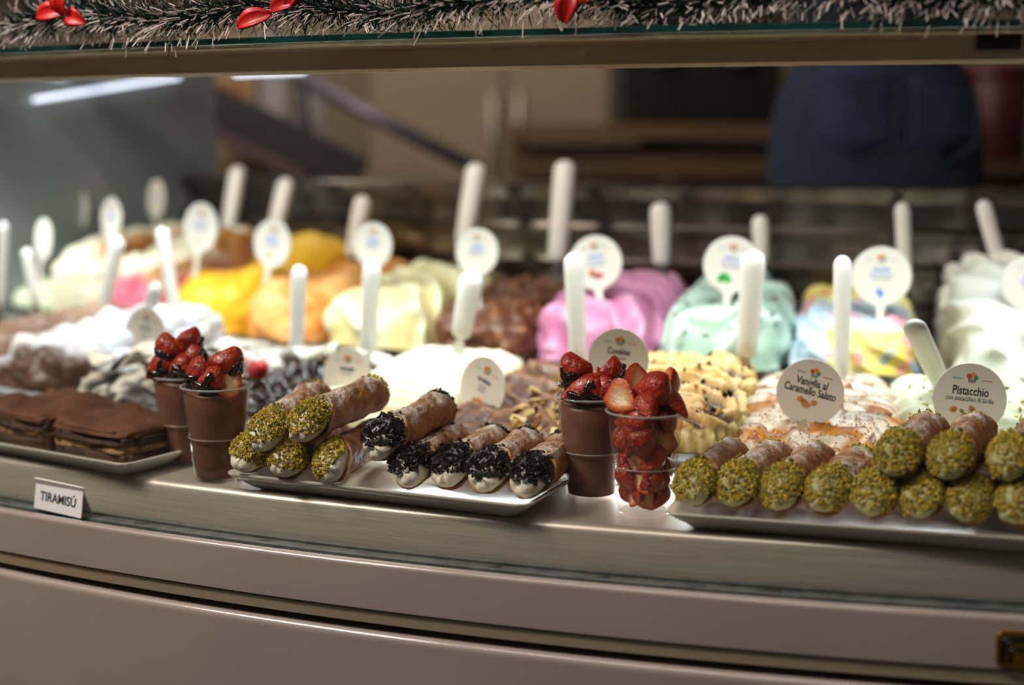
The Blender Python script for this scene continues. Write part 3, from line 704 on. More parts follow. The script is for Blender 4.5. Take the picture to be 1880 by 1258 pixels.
def f_uni(x, y, z, X, Y, zz):
    F, G = cell(x, y, z, 34, 14.0); w = fbm(x, y, z, 16, 65.0); lump = sstep(-0.1, 0.3, Y)
    r = ridge(40*z*2 + 6*X + 2*w)
    off = lump*0.014*(0.65-F*1.2) + (1-lump)*0.008*r + 0.006*w
    c = mixc(rgb('#e9cf5e'), rgb('#f4e08c'), sstep(-.3, .4, w))
    blue = sstep(0.15, 0.35, -X*0.85 - Y*0.35 + 0.25*w - 0.45)
    blue = max(blue, sstep(0.75, 0.9, zz)*sstep(-0.25, -0.05, -Y-0.35)*0.9)
    c = mixc(c, rgb('#bfd6ea'), blue)
    pk = sstep(0.22, 0.42, fbm(x, y, z, 26, 75.0, 2)); c = mixc(c, rgb('#e58a9c'), pk*0.8)
    bl2 = sstep(0.30, 0.42, fbm(x, y, z, 38, 85.0, 2))*sstep(0.9, 0.3, zz); c = mixc(c, rgb('#6f97bd'), bl2*0.9)
    return off, c
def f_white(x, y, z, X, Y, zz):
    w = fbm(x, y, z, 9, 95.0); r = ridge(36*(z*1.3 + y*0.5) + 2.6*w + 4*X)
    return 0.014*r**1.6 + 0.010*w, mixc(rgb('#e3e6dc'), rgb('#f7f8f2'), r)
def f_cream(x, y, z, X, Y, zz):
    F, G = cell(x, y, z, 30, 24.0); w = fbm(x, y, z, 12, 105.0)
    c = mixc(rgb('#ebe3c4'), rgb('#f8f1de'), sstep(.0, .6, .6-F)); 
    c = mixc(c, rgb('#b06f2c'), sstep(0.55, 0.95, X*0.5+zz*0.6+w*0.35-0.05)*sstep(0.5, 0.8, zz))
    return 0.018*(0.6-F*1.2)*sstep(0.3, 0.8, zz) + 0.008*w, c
def f_red(x, y, z, X, Y, zz):
    F, G = cell(x, y, z, 30, 34.0); w = fbm(x, y, z, 12, 115.0)
    top = sstep(0.62, 0.85, zz + 0.15*w); c = mixc(rgb('#b8495c'), rgb('#d8728a'), sstep(-.4, .5, w))
    c = mixc(c, rgb('#efe2c6'), top); c = mixc(c, rgb('#b27434'), top*sstep(0.25, 0.7, X*0.8+w))
    return top*0.018*(0.6-F*1.2) + 0.009*w, c
def f_meringue(x, y, z, X, Y, zz):
    F, G = cell(x, y, z, 27, 44.0); w = fbm(x, y, z, 14, 125.0)
    c = mixc(rgb('#c9ccd2'), rgb('#f4f4f2'), sstep(0.0, 0.5, .6-F))
    br = sstep(0.0, 0.35, -Y*0.55 + 0.40*w - 0.20 - 0.30*(zz-0.6)); c = mixc(c, rgb('#5a4034'), br)
    gold = sstep(0.3, 0.6, Y*0.6 - X*0.35 + 0.4*w)*sstep(0.8, 0.95, zz); c = mixc(c, rgb('#c69a5e'), gold*0.8)
    return 0.024*(0.65-F*1.15)*sstep(0.1, 0.5, zz) + 0.006*w, c
def f_oreo(x, y, z, X, Y, zz):
    w = fbm(x, y, z, 22, 135.0); r = ridge(30*(x*1.1 - y*0.6) + 3*w)
    return 0.014*r + 0.008*w, mixc(rgb('#2a2422'), rgb('#cfc9bd'), sstep(0.35, 0.75, r + 0.3*w))
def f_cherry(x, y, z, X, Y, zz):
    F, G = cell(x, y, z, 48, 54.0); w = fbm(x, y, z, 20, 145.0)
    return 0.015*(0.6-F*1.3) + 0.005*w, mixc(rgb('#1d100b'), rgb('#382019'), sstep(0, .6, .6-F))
def f_ruffle(x, y, z, X, Y, zz):
    w = fbm(x, y, z, 16, 155.0); r = ridge(125*y + 1.5*X + 1.2*w); 
    return 0.010*r**1.2*sstep(0.3, 0.8, zz) + 0.004*w, mixc(rgb('#e8e2b8'), rgb('#f7f4dc'), r)
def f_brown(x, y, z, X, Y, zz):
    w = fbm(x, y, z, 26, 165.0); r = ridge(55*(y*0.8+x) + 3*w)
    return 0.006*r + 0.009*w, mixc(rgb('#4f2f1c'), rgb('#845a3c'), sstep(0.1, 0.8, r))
def f_cookies(x, y, z, X, Y, zz):
    w = fbm(x, y, z, 18, 175.0); side = sstep(0.86, 0.62, zz)
    u = x*190 + y*190; r = ridge(u + 1.0*w); top = ridge(75*y + 40*x + 3.0*w)
    c = mixc(rgb('#b9a45e'), rgb('#ecdda0'), r)*1 if side > 0.5 else mixc(rgb('#4a2c18'), rgb('#e4bd78'), sstep(0.18, 0.55, top + 0.25*w))
    return side*0.007*r + (1-side)*0.015*top**1.3 + 0.006*w, c
def f_caramel(x, y, z, X, Y, zz):
    w = fbm(x, y, z, 9, 185.0); ph = 118*(y*1.0 + 0.35*x) + 4.5*w + 1.8*math.sin(38*x+9*w)
    s = ph/PI - math.floor(ph/PI)                      # saw-tooth folds: one soft side, one sharp lip
    fold = sstep(0.0, 0.86, s)*(1-sstep(0.90, 1.0, s))
    lip = math.exp(-((s-0.86)/0.17)**2)
    g = sstep(-0.12, 0.2, fbm(x, y, z, 22, 195.0))*sstep(0.5, 0.8, zz)*(0.35 if Y > -0.1 else 1.0)
    c = mixc(rgb('#d6cdb8'), rgb('#ece6d8'), s); c = mixc(c, rgb('#c58433'), min(1, g)); c = mixc(c, rgb('#70401a'), min(1, lip*0.95))
    return 0.012*fold*sstep(0.15, 0.6, zz) + 0.009*w, c
def f_pist(x, y, z, X, Y, zz):
    w = fbm(x, y, z, 10, 205.0); r = ridge(58*(y + 0.5*x) + 2.5*w)
    return 0.010*r + 0.008*w, mixc(rgb('#bcc3a2'), rgb('#dde2c8'), r)

def tub(row, a, fn, label, hf, hb, m=GELATO, wf=None, **kw):
    if row == 'f': R, z, L = 2.632, 0.7285, 0.335; w0, w1 = 0.172, 0.150
    else: R, z, L = 2.285, 0.7565, 0.325; w0, w1 = 0.162, 0.138
    root = empty('gelato_tub', polar(a, R, z), math.radians(a), label, 'gelato', 'front row of gelato tubs' if row == 'f' else 'back row of gelato tubs')
    o = pan_mesh(w0-0.006, w1-0.006, L, 0.020).build('steel_pan', PAN, root); autosmooth(o, 40)
    g = mound(root, (wf or w0-0.008), w1-0.008, L-0.016, hf, hb, fn, m, **kw)
    return root, g
rb = random.Random(3)
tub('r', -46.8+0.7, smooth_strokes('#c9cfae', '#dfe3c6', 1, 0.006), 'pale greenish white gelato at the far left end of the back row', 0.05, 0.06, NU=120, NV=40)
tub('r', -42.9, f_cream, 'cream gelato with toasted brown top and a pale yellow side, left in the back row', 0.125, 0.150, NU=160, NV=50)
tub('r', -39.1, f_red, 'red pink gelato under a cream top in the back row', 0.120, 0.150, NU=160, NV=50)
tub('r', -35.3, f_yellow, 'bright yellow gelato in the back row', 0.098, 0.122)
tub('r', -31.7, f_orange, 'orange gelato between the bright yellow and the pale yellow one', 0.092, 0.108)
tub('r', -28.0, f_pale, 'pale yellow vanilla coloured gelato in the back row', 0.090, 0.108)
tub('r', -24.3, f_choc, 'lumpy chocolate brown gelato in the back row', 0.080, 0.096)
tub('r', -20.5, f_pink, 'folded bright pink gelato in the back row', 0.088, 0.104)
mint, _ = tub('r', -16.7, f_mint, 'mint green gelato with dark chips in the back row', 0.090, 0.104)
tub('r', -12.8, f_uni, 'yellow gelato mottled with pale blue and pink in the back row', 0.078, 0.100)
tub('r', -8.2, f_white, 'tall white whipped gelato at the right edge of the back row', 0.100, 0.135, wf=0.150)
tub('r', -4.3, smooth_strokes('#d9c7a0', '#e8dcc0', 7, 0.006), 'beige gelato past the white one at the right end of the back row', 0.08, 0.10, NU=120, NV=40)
tub('f', -37.7, smooth_strokes('#6b4a35', '#8a6a52', 9, 0.006), 'brown gelato at the left end of the front row', 0.05, 0.08, NU=120, NV=40)
tub('f', -34.1, f_meringue, 'lumpy white meringue gelato with brown sides behind the tiramisu', 0.062, 0.092)
oreo, _ = tub('f', -30.5, f_oreo, 'black and white cookie gelato with big white curls behind the tiramisu', 0.034, 0.040)
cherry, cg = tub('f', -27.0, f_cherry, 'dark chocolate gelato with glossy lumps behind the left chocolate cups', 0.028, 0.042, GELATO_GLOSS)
tub('f', -23.6, f_ruffle, 'bright white ruffled gelato behind the mixed cannoli platter', 0.034, 0.058)
brown, _ = tub('f', -20.2, f_brown, 'brown gelato with cream coloured chips behind the chocolate cannoli', 0.026, 0.050)
cook, _ = tub('f', -17.0, f_cookies, 'tall cookie gelato with pleated sides and caramel folds behind the clear strawberry cup', 0.047, 0.064)
car, _ = tub('f', -13.6, f_caramel, 'white gelato with caramel edged folds beside the cookie gelato', 0.026, 0.048)
pis, _ = tub('f', -10.2, f_pist, 'pale green pistachio gelato at the right end of the front row in view', 0.034, 0.050)
tub('f', -6.6, smooth_strokes('#7a4a34', '#8e5c42', 12, 0.006), 'light brown gelato past the pistachio one', 0.04, 0.06, NU=120, NV=40)

def scatter(parent, name, m, n, xr, yr, zf, size, kind='nut', seed=1):
    """pieces dropped on a mound's upper side, found by a ray on the finished gelato mesh"""
    g = [c for c in parent.children if c.name.startswith('gelato')][0]
    rng = random.Random(seed); q = MB(); cnt = 0
    for _ in range(n*3):
        if cnt >= n: break
        x, y = rng.uniform(*xr), rng.uniform(*yr)
        ok, loc, nor, _i = g.ray_cast(Vector((x, y, 0.4)), Vector((0, 0, -1)))
        if not ok or loc.z < zf: continue
        s = size*rng.uniform(0.6, 1.4)
        if kind == 'nut': chunk(q, loc + nor*s*0.4, Euler((rng.uniform(0, 6), rng.uniform(0, 6), rng.uniform(0, 6))).to_matrix(), s*1.4, s, s*0.8, rng)
        else:
            R = nor.to_track_quat('Z', 'Y').to_matrix() @ Euler((rng.gauss(0, 0.7), rng.gauss(0, 0.7), rng.uniform(0, 6))).to_matrix()
            flake(q, loc + nor*s*0.5, R, s*1.4, s*0.8, s*0.14, rng)
        cnt += 1
    o = q.build(name, m, parent); o['kind'] = 'stuff'; return o
for o in (mint, oreo, cherry, brown, cook, car, pis): o.update_tag()
bpy.context.view_layer.update()
CARG = mat('caramel_crumbs', '#b8752a', 0.4, island=['#c98a3d', '#d6a055', '#b8752a', '#e2b878'])
scatter(car, 'caramel_crumbs', CARG, 900, (-0.07, 0.06), (-0.16, 0.0), 0.02, 0.0010, seed=2)
scatter(pis, 'chopped_pistachios', NUT, 260, (-0.07, 0.07), (-0.14, 0.1), 0.02, 0.0022, seed=3)
scatter(brown, 'cream_chips', mat('cream_chips', '#e3c88a', 0.4, island=['#c9a055', '#dcc283', '#a87c3c', '#6a3d1f']), 95, (0.0, 0.07), (-0.16, 0.06), 0.01, 0.0050, 'flake', 4)
scatter(mint, 'chocolate_chips', CHOC, 90, (-0.07, 0.07), (-0.15, 0.15), 0.04, 0.0022, 'flake', 5)
scatter(cook, 'chocolate_bits', SAUCE, 90, (-0.07, 0.07), (-0.15, 0.15), 0.05, 0.0032, 'nut', 6)
scatter(cook, 'biscuit_crumbs', mat('biscuit_crumbs', '#dcb46a', 0.6, island=['#e7c480', '#c9974c', '#f0d9a0']), 260, (-0.07, 0.07), (-0.15, 0.15), 0.05, 0.0026, 'nut', 7)
# white curls on the cookie gelato, sweets and white ovals on the dark chocolate one
CURL = mat('white_curl', '#e8e2d2', 0.35, 0, '#d9d1bd', 40)
def curl(parent, name, m, loc, rot, r, w, arc=1.7, n=10):
    q = MB(); rs = []
    for i in range(n+1):
        t = -arc/2 + arc*i/n; k = math.sin(PI*(i+0.6)/(n+1.2))
        rs.append([(x*w*k, math.sin(t)*rr, math.cos(t)*rr - r) for x, rr in ((-0.5, r), (0.0, r*1.06), (0.5, r), (0.5, r-0.0022), (0, r*1.06-0.0022), (-0.5, r-0.0022))])
    q.rings(rs); M = Matrix.Translation(loc) @ Euler(rot).to_matrix().to_4x4(); q.v = [tuple(M @ Vector(p)) for p in q.v]
    o = q.build(name, m, parent, True); fix_normals(o); autosmooth(o, 40); return o
for k in range(9):
    curl(oreo, 'white_curl', CURL, ((k % 3-1)*0.045 + rb.uniform(-.01, .01), -0.13 + 0.055*(k//3) + rb.uniform(-.01, .01), 0.062+rb.uniform(0, 0.012)), (rb.uniform(-.5, .5), rb.uniform(-.7, .7), rb.uniform(0, 6)), 0.024, 0.034)
COOKB = mat('black_cookie', '#1a1514', 0.7, 0, '#2a211e', 60, 0.5, 160)
for k in range(6):
    q = MB(); q.lathe([(0.0, -0.003), (0.013, -0.003), (0.0145, -0.0015), (0.0145, 0.0015), (0.013, 0.003), (0.0, 0.003)], 18)
    M = Matrix.Translation(((k % 2-0.5)*0.06, -0.12+0.045*(k//2), 0.058)) @ Euler((rb.uniform(-1, 1), rb.uniform(-1, 1), 0)).to_matrix().to_4x4(); q.v = [tuple(M @ Vector(p)) for p in q.v]
    q.build('black_cookie', COOKB, oreo)
for k in range(7):
    curl(cherry, 'white_oval', CURL, ((-0.05 + 0.019*k), 0.06+0.03*math.sin(k*2.1), 0.060+0.004*(k % 3)), (0.25, rb.uniform(-.4, .4), rb.uniform(-.6, .6)), 0.017, 0.030, 1.9)
RED = mat('red_wrapper', '#b3202c', 0.3, 0, '#c8323a', 30)
for k, (x, y, z) in enumerate(((-0.050, -0.085, 0.052), (-0.028, -0.065, 0.054), (-0.060, -0.04, 0.056))):
    q = MB().lathe([(0.001, -0.018), (0.006, -0.017), (0.003, -0.011), (0.010, -0.008), (0.012, 0), (0.010, 0.008), (0.003, 0.011), (0.006, 0.017), (0.001, 0.018)], 14)
    M = Matrix.Translation((x, y, z)) @ Euler((1.2, 0.5*k, 0.9*k)).to_matrix().to_4x4(); q.v = [tuple(M @ Vector(p)) for p in q.v]
    o = q.build('wrapped_sweet', RED if k % 2 else mat('white_wrapper', '#ece6e2', 0.3, 0, '#d9505a', 60, ramp=(0.5, 0.56)), cherry, True)

# ------------------------------------------------------------------ serving spatulas: white handle, steel blade stuck in the gelato
BLADE = mat('spatula_steel', '#c4c4c0', 0.18, 1.0, '#aeaeaa', 10)
def spatula(b, t, label, w, blade, group, wt=1.0):
    b, t = Vector(b), Vector(t); d = (t-b); Ln = d.length; d.normalize()
    x = Vector((1, 0, 0)) - d*d.x; a = math.atan2(b.x-CX, CY-b.y); x = Vector((math.cos(a), math.sin(a), 0)); x = (x - d*x.dot(d)).normalized(); y = d.cross(x)
    M = Matrix((x, y, d)).transposed().to_4x4(); root = empty('serving_spatula'); root.matrix_world = Matrix.Translation(b) @ M
    tag(root, label, 'spatula', group)
    rs = []
    prof = [(-0.001, 0.30), (0.0, 0.62), (0.004, 0.80), (0.02, 0.86), (Ln*0.5, 0.96), (Ln-0.022, 1.0)] + [(Ln-0.012+0.012*math.sin(math.radians(u)), max(0.04, math.cos(math.radians(u)))) for u in (0, 20, 40, 58, 72, 83, 90)]
    for z, k in prof:
        rs.append([(w*k*math.cos(2*PI*j/20), w*0.72*k*math.sin(2*PI*j/20), z) for j in range(20)])
    MB().rings(rs).build('handle', WHITE_PL, root, True)
    def bl(wd, th, z): return [(-wd, -th, z), (wd, -th, z), (wd, th, z), (-wd, th, z)]
    o = MB().rings([bl(0.004, 0.0028, 0.006), bl(0.0055, 0.0022, -0.008), bl(0.010, 0.0012, -0.025), bl(0.0135, 0.0009, -blade*0.7), bl(0.0125, 0.0007, -blade)]).build('blade', BLADE, root)
    return root
SP = [
 ('f', (-0.2773, 1.8034, 0.7766), (-0.2693, 1.799, 0.8939), 0.0115, 0.03, 'white spatula handle in the dark chocolate gelato in front of the orange one'),
 ('f', (-0.1824, 1.7541, 0.76), (-0.1718, 1.7489, 0.9036), 0.0125, 0.02, 'white spatula handle in front of the pale yellow gelato, below its round tag'),
 ('f', (-0.0617, 1.6984, 0.8171), (-0.0468, 1.692, 0.8954), 0.0150, 0.05, 'short broad white spatula handle in front of the chocolate gelato'),
 ('f', (0.0777, 1.6432, 0.7912), (0.0713, 1.6455, 0.9218), 0.0120, 0.04, 'white spatula handle in front of the pink gelato'),
 ('f', (0.2671, 1.6035, 0.8069), (0.2709, 1.5921, 0.929), 0.0140, 0.055, 'broad white spatula handle with visible steel blade in front of the mint gelato'),
 ('f', (0.3657, 1.5576, 0.7925), (0.3627, 1.5583, 0.9256), 0.0098, 0.035, 'slim upright white spatula handle in front of the mottled yellow and blue gelato'),
 ('f', (0.4683, 1.5154, 0.7815), (0.3992, 1.4068, 0.8713), 0.0118, 0.03, 'white spatula handle leaning towards the viewer behind the Pistacchio tag'),
 ('f', (-0.5909, 2.0308, 0.7976), (-0.5535, 2.0028, 0.9162), 0.0128, 0.035, 'thick leaning white spatula handle in front of the red pink gelato'),
 ('f', (-0.4525, 1.9084, 0.8017), (-0.4734, 1.9222, 0.9348), 0.0110, 0.05, 'white spatula handle left of the bright yellow gelato, leaning left'),
 ('f', (-0.4944, 1.8881, 0.8043), (-0.4675, 1.8704, 0.8646), 0.0105, 0.05, 'short white spatula handle behind the leftmost front row tag'),
 ('f', (-0.7068, 2.0984, 0.8096), (-0.7216, 2.1111, 0.8928), 0.0105, 0.04, 'white spatula handle over the white meringue gelato near the left end'),
 ('r', (-0.4739, 2.3729, 0.9014), (-0.4607, 2.4143, 1.0079), 0.0165, 0.05, 'tall spatula handle rising behind the red pink gelato'),
 ('r', (-0.3881, 2.3037, 0.8926), (-0.3676, 2.3384, 0.9898), 0.0165, 0.05, 'leaning spatula handle at the back of the bright yellow gelato'),
 ('r', (-0.2495, 2.2058, 0.8739), (-0.2299, 2.2169, 0.9661), 0.0150, 0.05, 'spatula handle behind the orange gelato, partly behind a round tag'),
 ('r', (-0.0725, 2.102, 0.8983), (-0.052, 2.1365, 1.0176), 0.0165, 0.08, 'tall spatula handle at the back of the pale yellow gelato'),
 ('r', (0.0641, 2.0363, 0.8796), (0.0772, 2.0742, 1.0225), 0.0165, 0.07, 'tallest spatula handle, between the chocolate and the pink gelato'),
 ('r', (0.2081, 1.9789, 0.8798), (0.2076, 2.0003, 0.9652), 0.0145, 0.05, 'straight spatula handle at the back of the pink gelato'),
 ('r', (0.3403, 1.9362, 0.888), (0.3401, 1.957, 0.9499), 0.0115, 0.05, 'spatula handle at the back of the mint gelato, behind its tag'),
 ('r', (0.5251, 1.8914, 0.8626), (0.5224, 1.9124, 0.9689), 0.0100, 0.05, 'thin spatula handle behind the tag of the mottled yellow and blue gelato'),
 ('r', (0.6574, 1.8695, 0.843), (0.6236, 1.8946, 0.9725), 0.0105, 0.04, 'leaning spatula handle beside the white whipped gelato'),
 ('f', (-0.7967, 2.2, 0.7990), (-0.7767, 2.18, 0.9280), 0.0080, 0.04, 'leftmost upright white spatula handle'),
]
for row, b, t, w, bl, lab in SP: spatula(b, t, lab, w, bl, 'spatulas in the front tubs' if row == 'f' else 'spatulas in the back tubs')

# ------------------------------------------------------------------ round flavour tags
TAGM = mat('tag_white', '#e9e5dc', 0.45, 0, '#e4dfd5', 10)
PR = {k: mat('print_'+k, c, 0.6) for k, c in dict(navy='#2b3352', teal='#3f9a98', red='#d2503c', orange='#e59a3a', green='#4a9a5c', grey='#777a86', tan='#c98a5a', brown='#6d4630', nutgreen='#7d8436', mint='#3fae55', blue='#5a86d8').items()}
def disc(q, x, z, r, y=-0.0011, sx=1.0, n=16, rot=0):
    pts = []
    for j in range(n):
        u = 2*PI*j/n; a, b = r*sx*math.cos(u), r*math.sin(u)
        pts.append((x + a*math.cos(rot)-b*math.sin(rot), z + a*math.sin(rot)+b*math.cos(rot)))
    q.rings([[(px, y, pz) for px, pz in pts], [(px, y-0.00025, pz) for px, pz in pts]])
def bar(q, x, z, w, h, y=-0.0011, rot=0.0):
    c, s = math.cos(rot), math.sin(rot)
    P = [(x+a*c-b*s, z+a*s+b*c) for a, b in ((-w/2, -h/2), (w/2, -h/2), (w/2, h/2), (-w/2, h/2))]
    q.rings([[(px, y, pz) for px, pz in P], [(px, y-0.00025, pz) for px, pz in P]])
def pr_build(root, name, q, m): o = q.build(name, m, root); fix_normals(o); return o
def flavour_tag(loc, roll, label, group, r=0.0345, lines=(), pic=None, stake=0.05, back=8, small=None, yaw=0.0, sk=0.0):
    a = math.atan2(loc[0]-CX, CY-loc[1])
    root = empty('flavour_tag'); tag(root, label, 'tag', group)
    root.matrix_world = Matrix.Translation(loc) @ Matrix.Rotation(a+math.radians(yaw), 4, 'Z') @ Matrix.Rotation(math.radians(-back), 4, 'X') @ Matrix.Rotation(math.radians(roll), 4, 'Y')
    n = 40; out = []
    for j in range(n):                                # disc that runs into a stake
        u = -PI/2 + 0.20 + (2*PI-0.40)*j/(n-1); out.append((r*math.cos(u), r*math.sin(u)))
    sx = math.tan(math.radians(sk))*stake
    out += [(-0.0048+sx*0.3, -r-0.006), (-0.0034+sx, -r-stake), (0.0034+sx, -r-stake), (0.0048+sx*0.3, -r-0.006)]
    o = MB().rings([[(x*0.985, -0.0011, z*0.99) for x, z in out], [(x, -0.0006, z) for x, z in out], [(x, 0.0006, z) for x, z in out], [(x*0.985, 0.0011, z*0.99) for x, z in out]]).build('tag_plate', TAGM, root)
    fix_normals(o); k = r/0.0345
    for col, x, z, rr in (('red', -0.0026, 0.0215, 0.0026), ('orange', 0.0012, 0.0235, 0.0024), ('green', 0.0036, 0.0205, 0.0022)):
        q = MB(); disc(q, x*k, z*k, rr*k); pr_build(root, 'logo_scoop', q, PR[col])
    q = MB()
    for i in range(4): bar(q, (-0.0027+i*0.0019)*k, 0.0172*k, 0.0009*k, 0.0034*k, rot=0.14*(1.5-i))
    pr_build(root, 'logo_stripes', q, PR['navy'])
    for x, c in ((-0.0135, 'teal'), (0.0138, 'red')):
        q = MB()
        for i in range(7): bar(q, x*k + (i-3)*0.0014*k, 0.0185*k, 0.0009*k, (0.0009, 0.0014, 0.0008, 0.0012, 0.0009, 0.0013, 0.0010)[i]*k)
        pr_build(root, 'logo_script', q, PR[c])
    for body, size, z, xs, bold in lines:
        text_mesh('lettering', body, size*k, INKM if bold else PR['navy'], root, Matrix.Translation((0, -0.00125, z*k)), xs, 0.00022*bold)
    if small:                                         # print too fine to read
        rg2 = random.Random(int(loc[0]*1e4))
        for z, w, h, c in small:
            q = MB(); x = -w/2
            while x < w/2:
                wd = rg2.uniform(0.0007, 0.0015); bar(q, x*k+wd/2, z*k + rg2.uniform(-.1, .1)*h*k, wd, h*k*rg2.uniform(0.75, 1.15)); x += wd+0.0006
            pr_build(root, 'fine_print', q, PR[c])
    if pic:
        for nm, items, c in pic:
            for x, z, rr, sx_, rot in items:
                q = MB(); disc(q, x*k, z*k, rr*k, sx=sx_, rot=rot); pr_build(root, nm, q, PR[c])
    return root
NUTS = [('printed_nut', [(-0.0140, -0.0120, 0.0030, 1.25, 0.5), (0.0035, -0.0105, 0.0030, 1.5, -0.9)], 'tan'), ('printed_kernel', [(-0.0060, -0.0128, 0.0018, 1.3, -0.5), (-0.0135, -0.0122, 0.0014, 1.4, 0.6), (-0.0030, -0.0170, 0.0024, 1.4, 0.8), (0.0046, -0.0112, 0.0016, 1.8, -0.9)], 'nutgreen')]
CARP = [('printed_caramel', [(-0.0075, -0.0095, 0.0033, 1.1, 0.2), (0.0065, -0.0100, 0.0031, 1.1, 0.6), (-0.0010, -0.0135, 0.0036, 1.4, 0), (-0.0035, -0.0105, 0.0026, 1.2, 0)], 'tan')]
FL = [((0.080, 1.905, 0), )]
FT, BT = 'flavour tags of the front tubs', 'flavour tags of the back tubs'
SM = [(0.0080, 0.020, 0.0042, 'navy'), (0.0010, 0.012, 0.0022, 'grey'), (-0.0035, 0.010, 0.0022, 'grey')]
flavour_tag((-0.4689, 1.8001, 0.8053), 6, 'round tag tilted back between the meringue gelato and the left chocolate cups', FT, 0.037, small=SM, pic=[('printed_bean', [(0.0, -0.018, 0.004, 1.3, 0.3)], 'brown')])
flavour_tag((-0.1883, 1.6017, 0.7852), 2, 'front row tag half hidden behind the raised pistachio cannolo', FT, 0.0320, small=SM[:1]+[(0.0020, 0.014, 0.002, 'grey')])
flavour_tag((-0.0322, 1.535, 0.7829), 17, 'tilted tag with a picture of stacked wafers in front of the white ruffled gelato', FT, 0.0345, small=SM, yaw=-22, stake=0.045,
            pic=[('printed_wafer', [(0.0, -0.0165, 0.0022, 4.2, 0), (0.0, -0.0205, 0.0022, 4.0, 0)], 'tan'), ('printed_wafer', [(0.0005, -0.0245, 0.0022, 3.6, 0)], 'brown'), ('printed_wafer', [(0.001, -0.0135, 0.0015, 4.2, 0.1)], 'orange')])
flavour_tag((0.1121, 1.4833, 0.8222), 4, 'round tag reading Cookies behind the strawberry cups', FT, 0.0330, [('Cookies', 0.0100, 0.0085, 0.78, 1)], small=[(0.0010, 0.015, 0.0024, 'grey')])
flavour_tag((0.2996, 1.4089, 0.8004), 13, 'round tag reading Vaniglia al Caramello Salato', FT, 0.0335, [('Vaniglia al', 0.0112, 0.0095, 0.74, 1), ('Caramello Salato', 0.0112, 0.0005, 0.70, 1)], CARP, 0.035)
flavour_tag((0.4466, 1.3668, 0.8014), 5, 'round tag reading Pistacchio behind the all pistachio cannoli', FT, 0.0348, [('Pistacchio', 0.0118, 0.0070, 0.72, 1), ('con pistacchio di Sicilia', 0.0064, -0.0008, 0.76, 0)], NUTS, 0.035)
BTAGS = [((-0.1893, 1.9376, 0.9102), 0, 'round tag above the white handle in front of the pale yellow gelato', None, 0.0310),
 ((-0.0458, 1.8663, 0.9067), -3, 'bright round tag right above the short broad handle by the chocolate gelato', None, 0.0310),
 ((0.1066, 1.8031, 0.8977), -8, 'round tag with printed red and dark berries in front of the pink gelato', [('printed_berry', [(-0.006, -0.013, 0.0042, 1.2, 0.3), (0.004, -0.017, 0.004, 1.3, 0)], 'red'), ('printed_berry', [(-0.001, -0.0175, 0.0034, 1.1, 0)], 'navy')], 0.0345),
 ((0.2704, 1.7482, 0.8997), 6, 'round tag with a printed green mint leaf on the mint gelato', [('printed_leaf', [(-0.0075, -0.016, 0.0052, 1.35, 0.4), (-0.002, -0.0185, 0.0042, 1.2, -0.6), (-0.010, -0.019, 0.004, 1.2, 0.9)], 'mint')], 0.0350),
 ((0.4439, 1.704, 0.8897), 0, 'round tag with a small blue print above the mottled yellow gelato', [('printed_cone', [(0.0, -0.021, 0.003, 1.6, 1.4), (-0.003, -0.0175, 0.0026, 1.3, 1.2)], 'blue')], 0.0355),
 ((0.6134, 1.6737, 0.8841), 0, 'round tag cut by the right edge, on the white whipped gelato', None, 0.034),
 ((-0.3417, 2.0272, 0.906), 10, 'oblique tag standing in the orange gelato', [('printed_fruit', [(-0.002, -0.019, 0.0036, 1.2, 0.4)], 'orange')], 0.0345),
 ((-0.4604, 2.1081, 0.9237), 8, 'oblique tag standing in the bright yellow gelato', [('printed_fruit', [(-0.002, -0.021, 0.003, 1.2, 0.4)], 'orange')], 0.0365),
 ((-0.617, 2.4774, 0.9506), -4, 'narrow oblique tag high on the toasted cream topped red gelato', None, 0.0340),
 ((-0.7563, 2.5078, 0.9312), 16, 'narrow leaning tag at the back left of the cream gelato', None, 0.0320),
 ((-0.6203, 2.2087, 0.9311), 6, 'narrow tag edge on between the cream and the red pink gelato', None, 0.0330),
 ((-0.7214, 2.1909, 0.9003), 12, 'tag at the front of the cream gelato near the left end', None, 0.0320)]
SMB = [(0.0075, 0.018, 0.0040, 'blue'), (0.0015, 0.026, 0.0022, 'blue'), (-0.0030, 0.022, 0.0022, 'grey')]
for loc, roll, lab, pic, r in BTAGS:
    flavour_tag(loc, roll, lab, BT, r, small=SMB, pic=pic, stake=0.045, back=4, yaw=(-8 if loc[0] < -0.6 else 0))
# ------------------------------------------------------------------ tinsel garland on the glass top
gl = empty('tinsel_garland', polar(-20, 2.905, 1.149), 0, 'dark green tinsel garland with white frosted tips lying along the glass top edge', 'garland')
GI = Matrix.Translation(-gl.location)
def core(a): return polar(a, 2.910 + (0.010 if a < -24 else 0.0) + 0.008*math.sin(a*0.9) + 0.004*math.sin(a*2.7), 1.1485 + 0.023 + 0.005*math.sin(a*1.3+1))
q = MB().tube([GI @ core(-47+50*i/120) for i in range(121)], 0.0022, 6); q.build('twisted_wire', mat('garland_wire', '#1b2a22', 0.5), gl, True)
FOIL = mat('green_foil', '#12281f', 0.25, 0.3, island=['#0b1a14', '#173226', '#0e1f18', '#1f3d30'])
TIP = mat('frosted_tip', '#c9bdb0', 0.6, island=['#ddd0c6', '#c9bbb0', '#e9dfd6', '#b5a89d'])
rt = random.Random(8); foil, tips = MB(), MB()
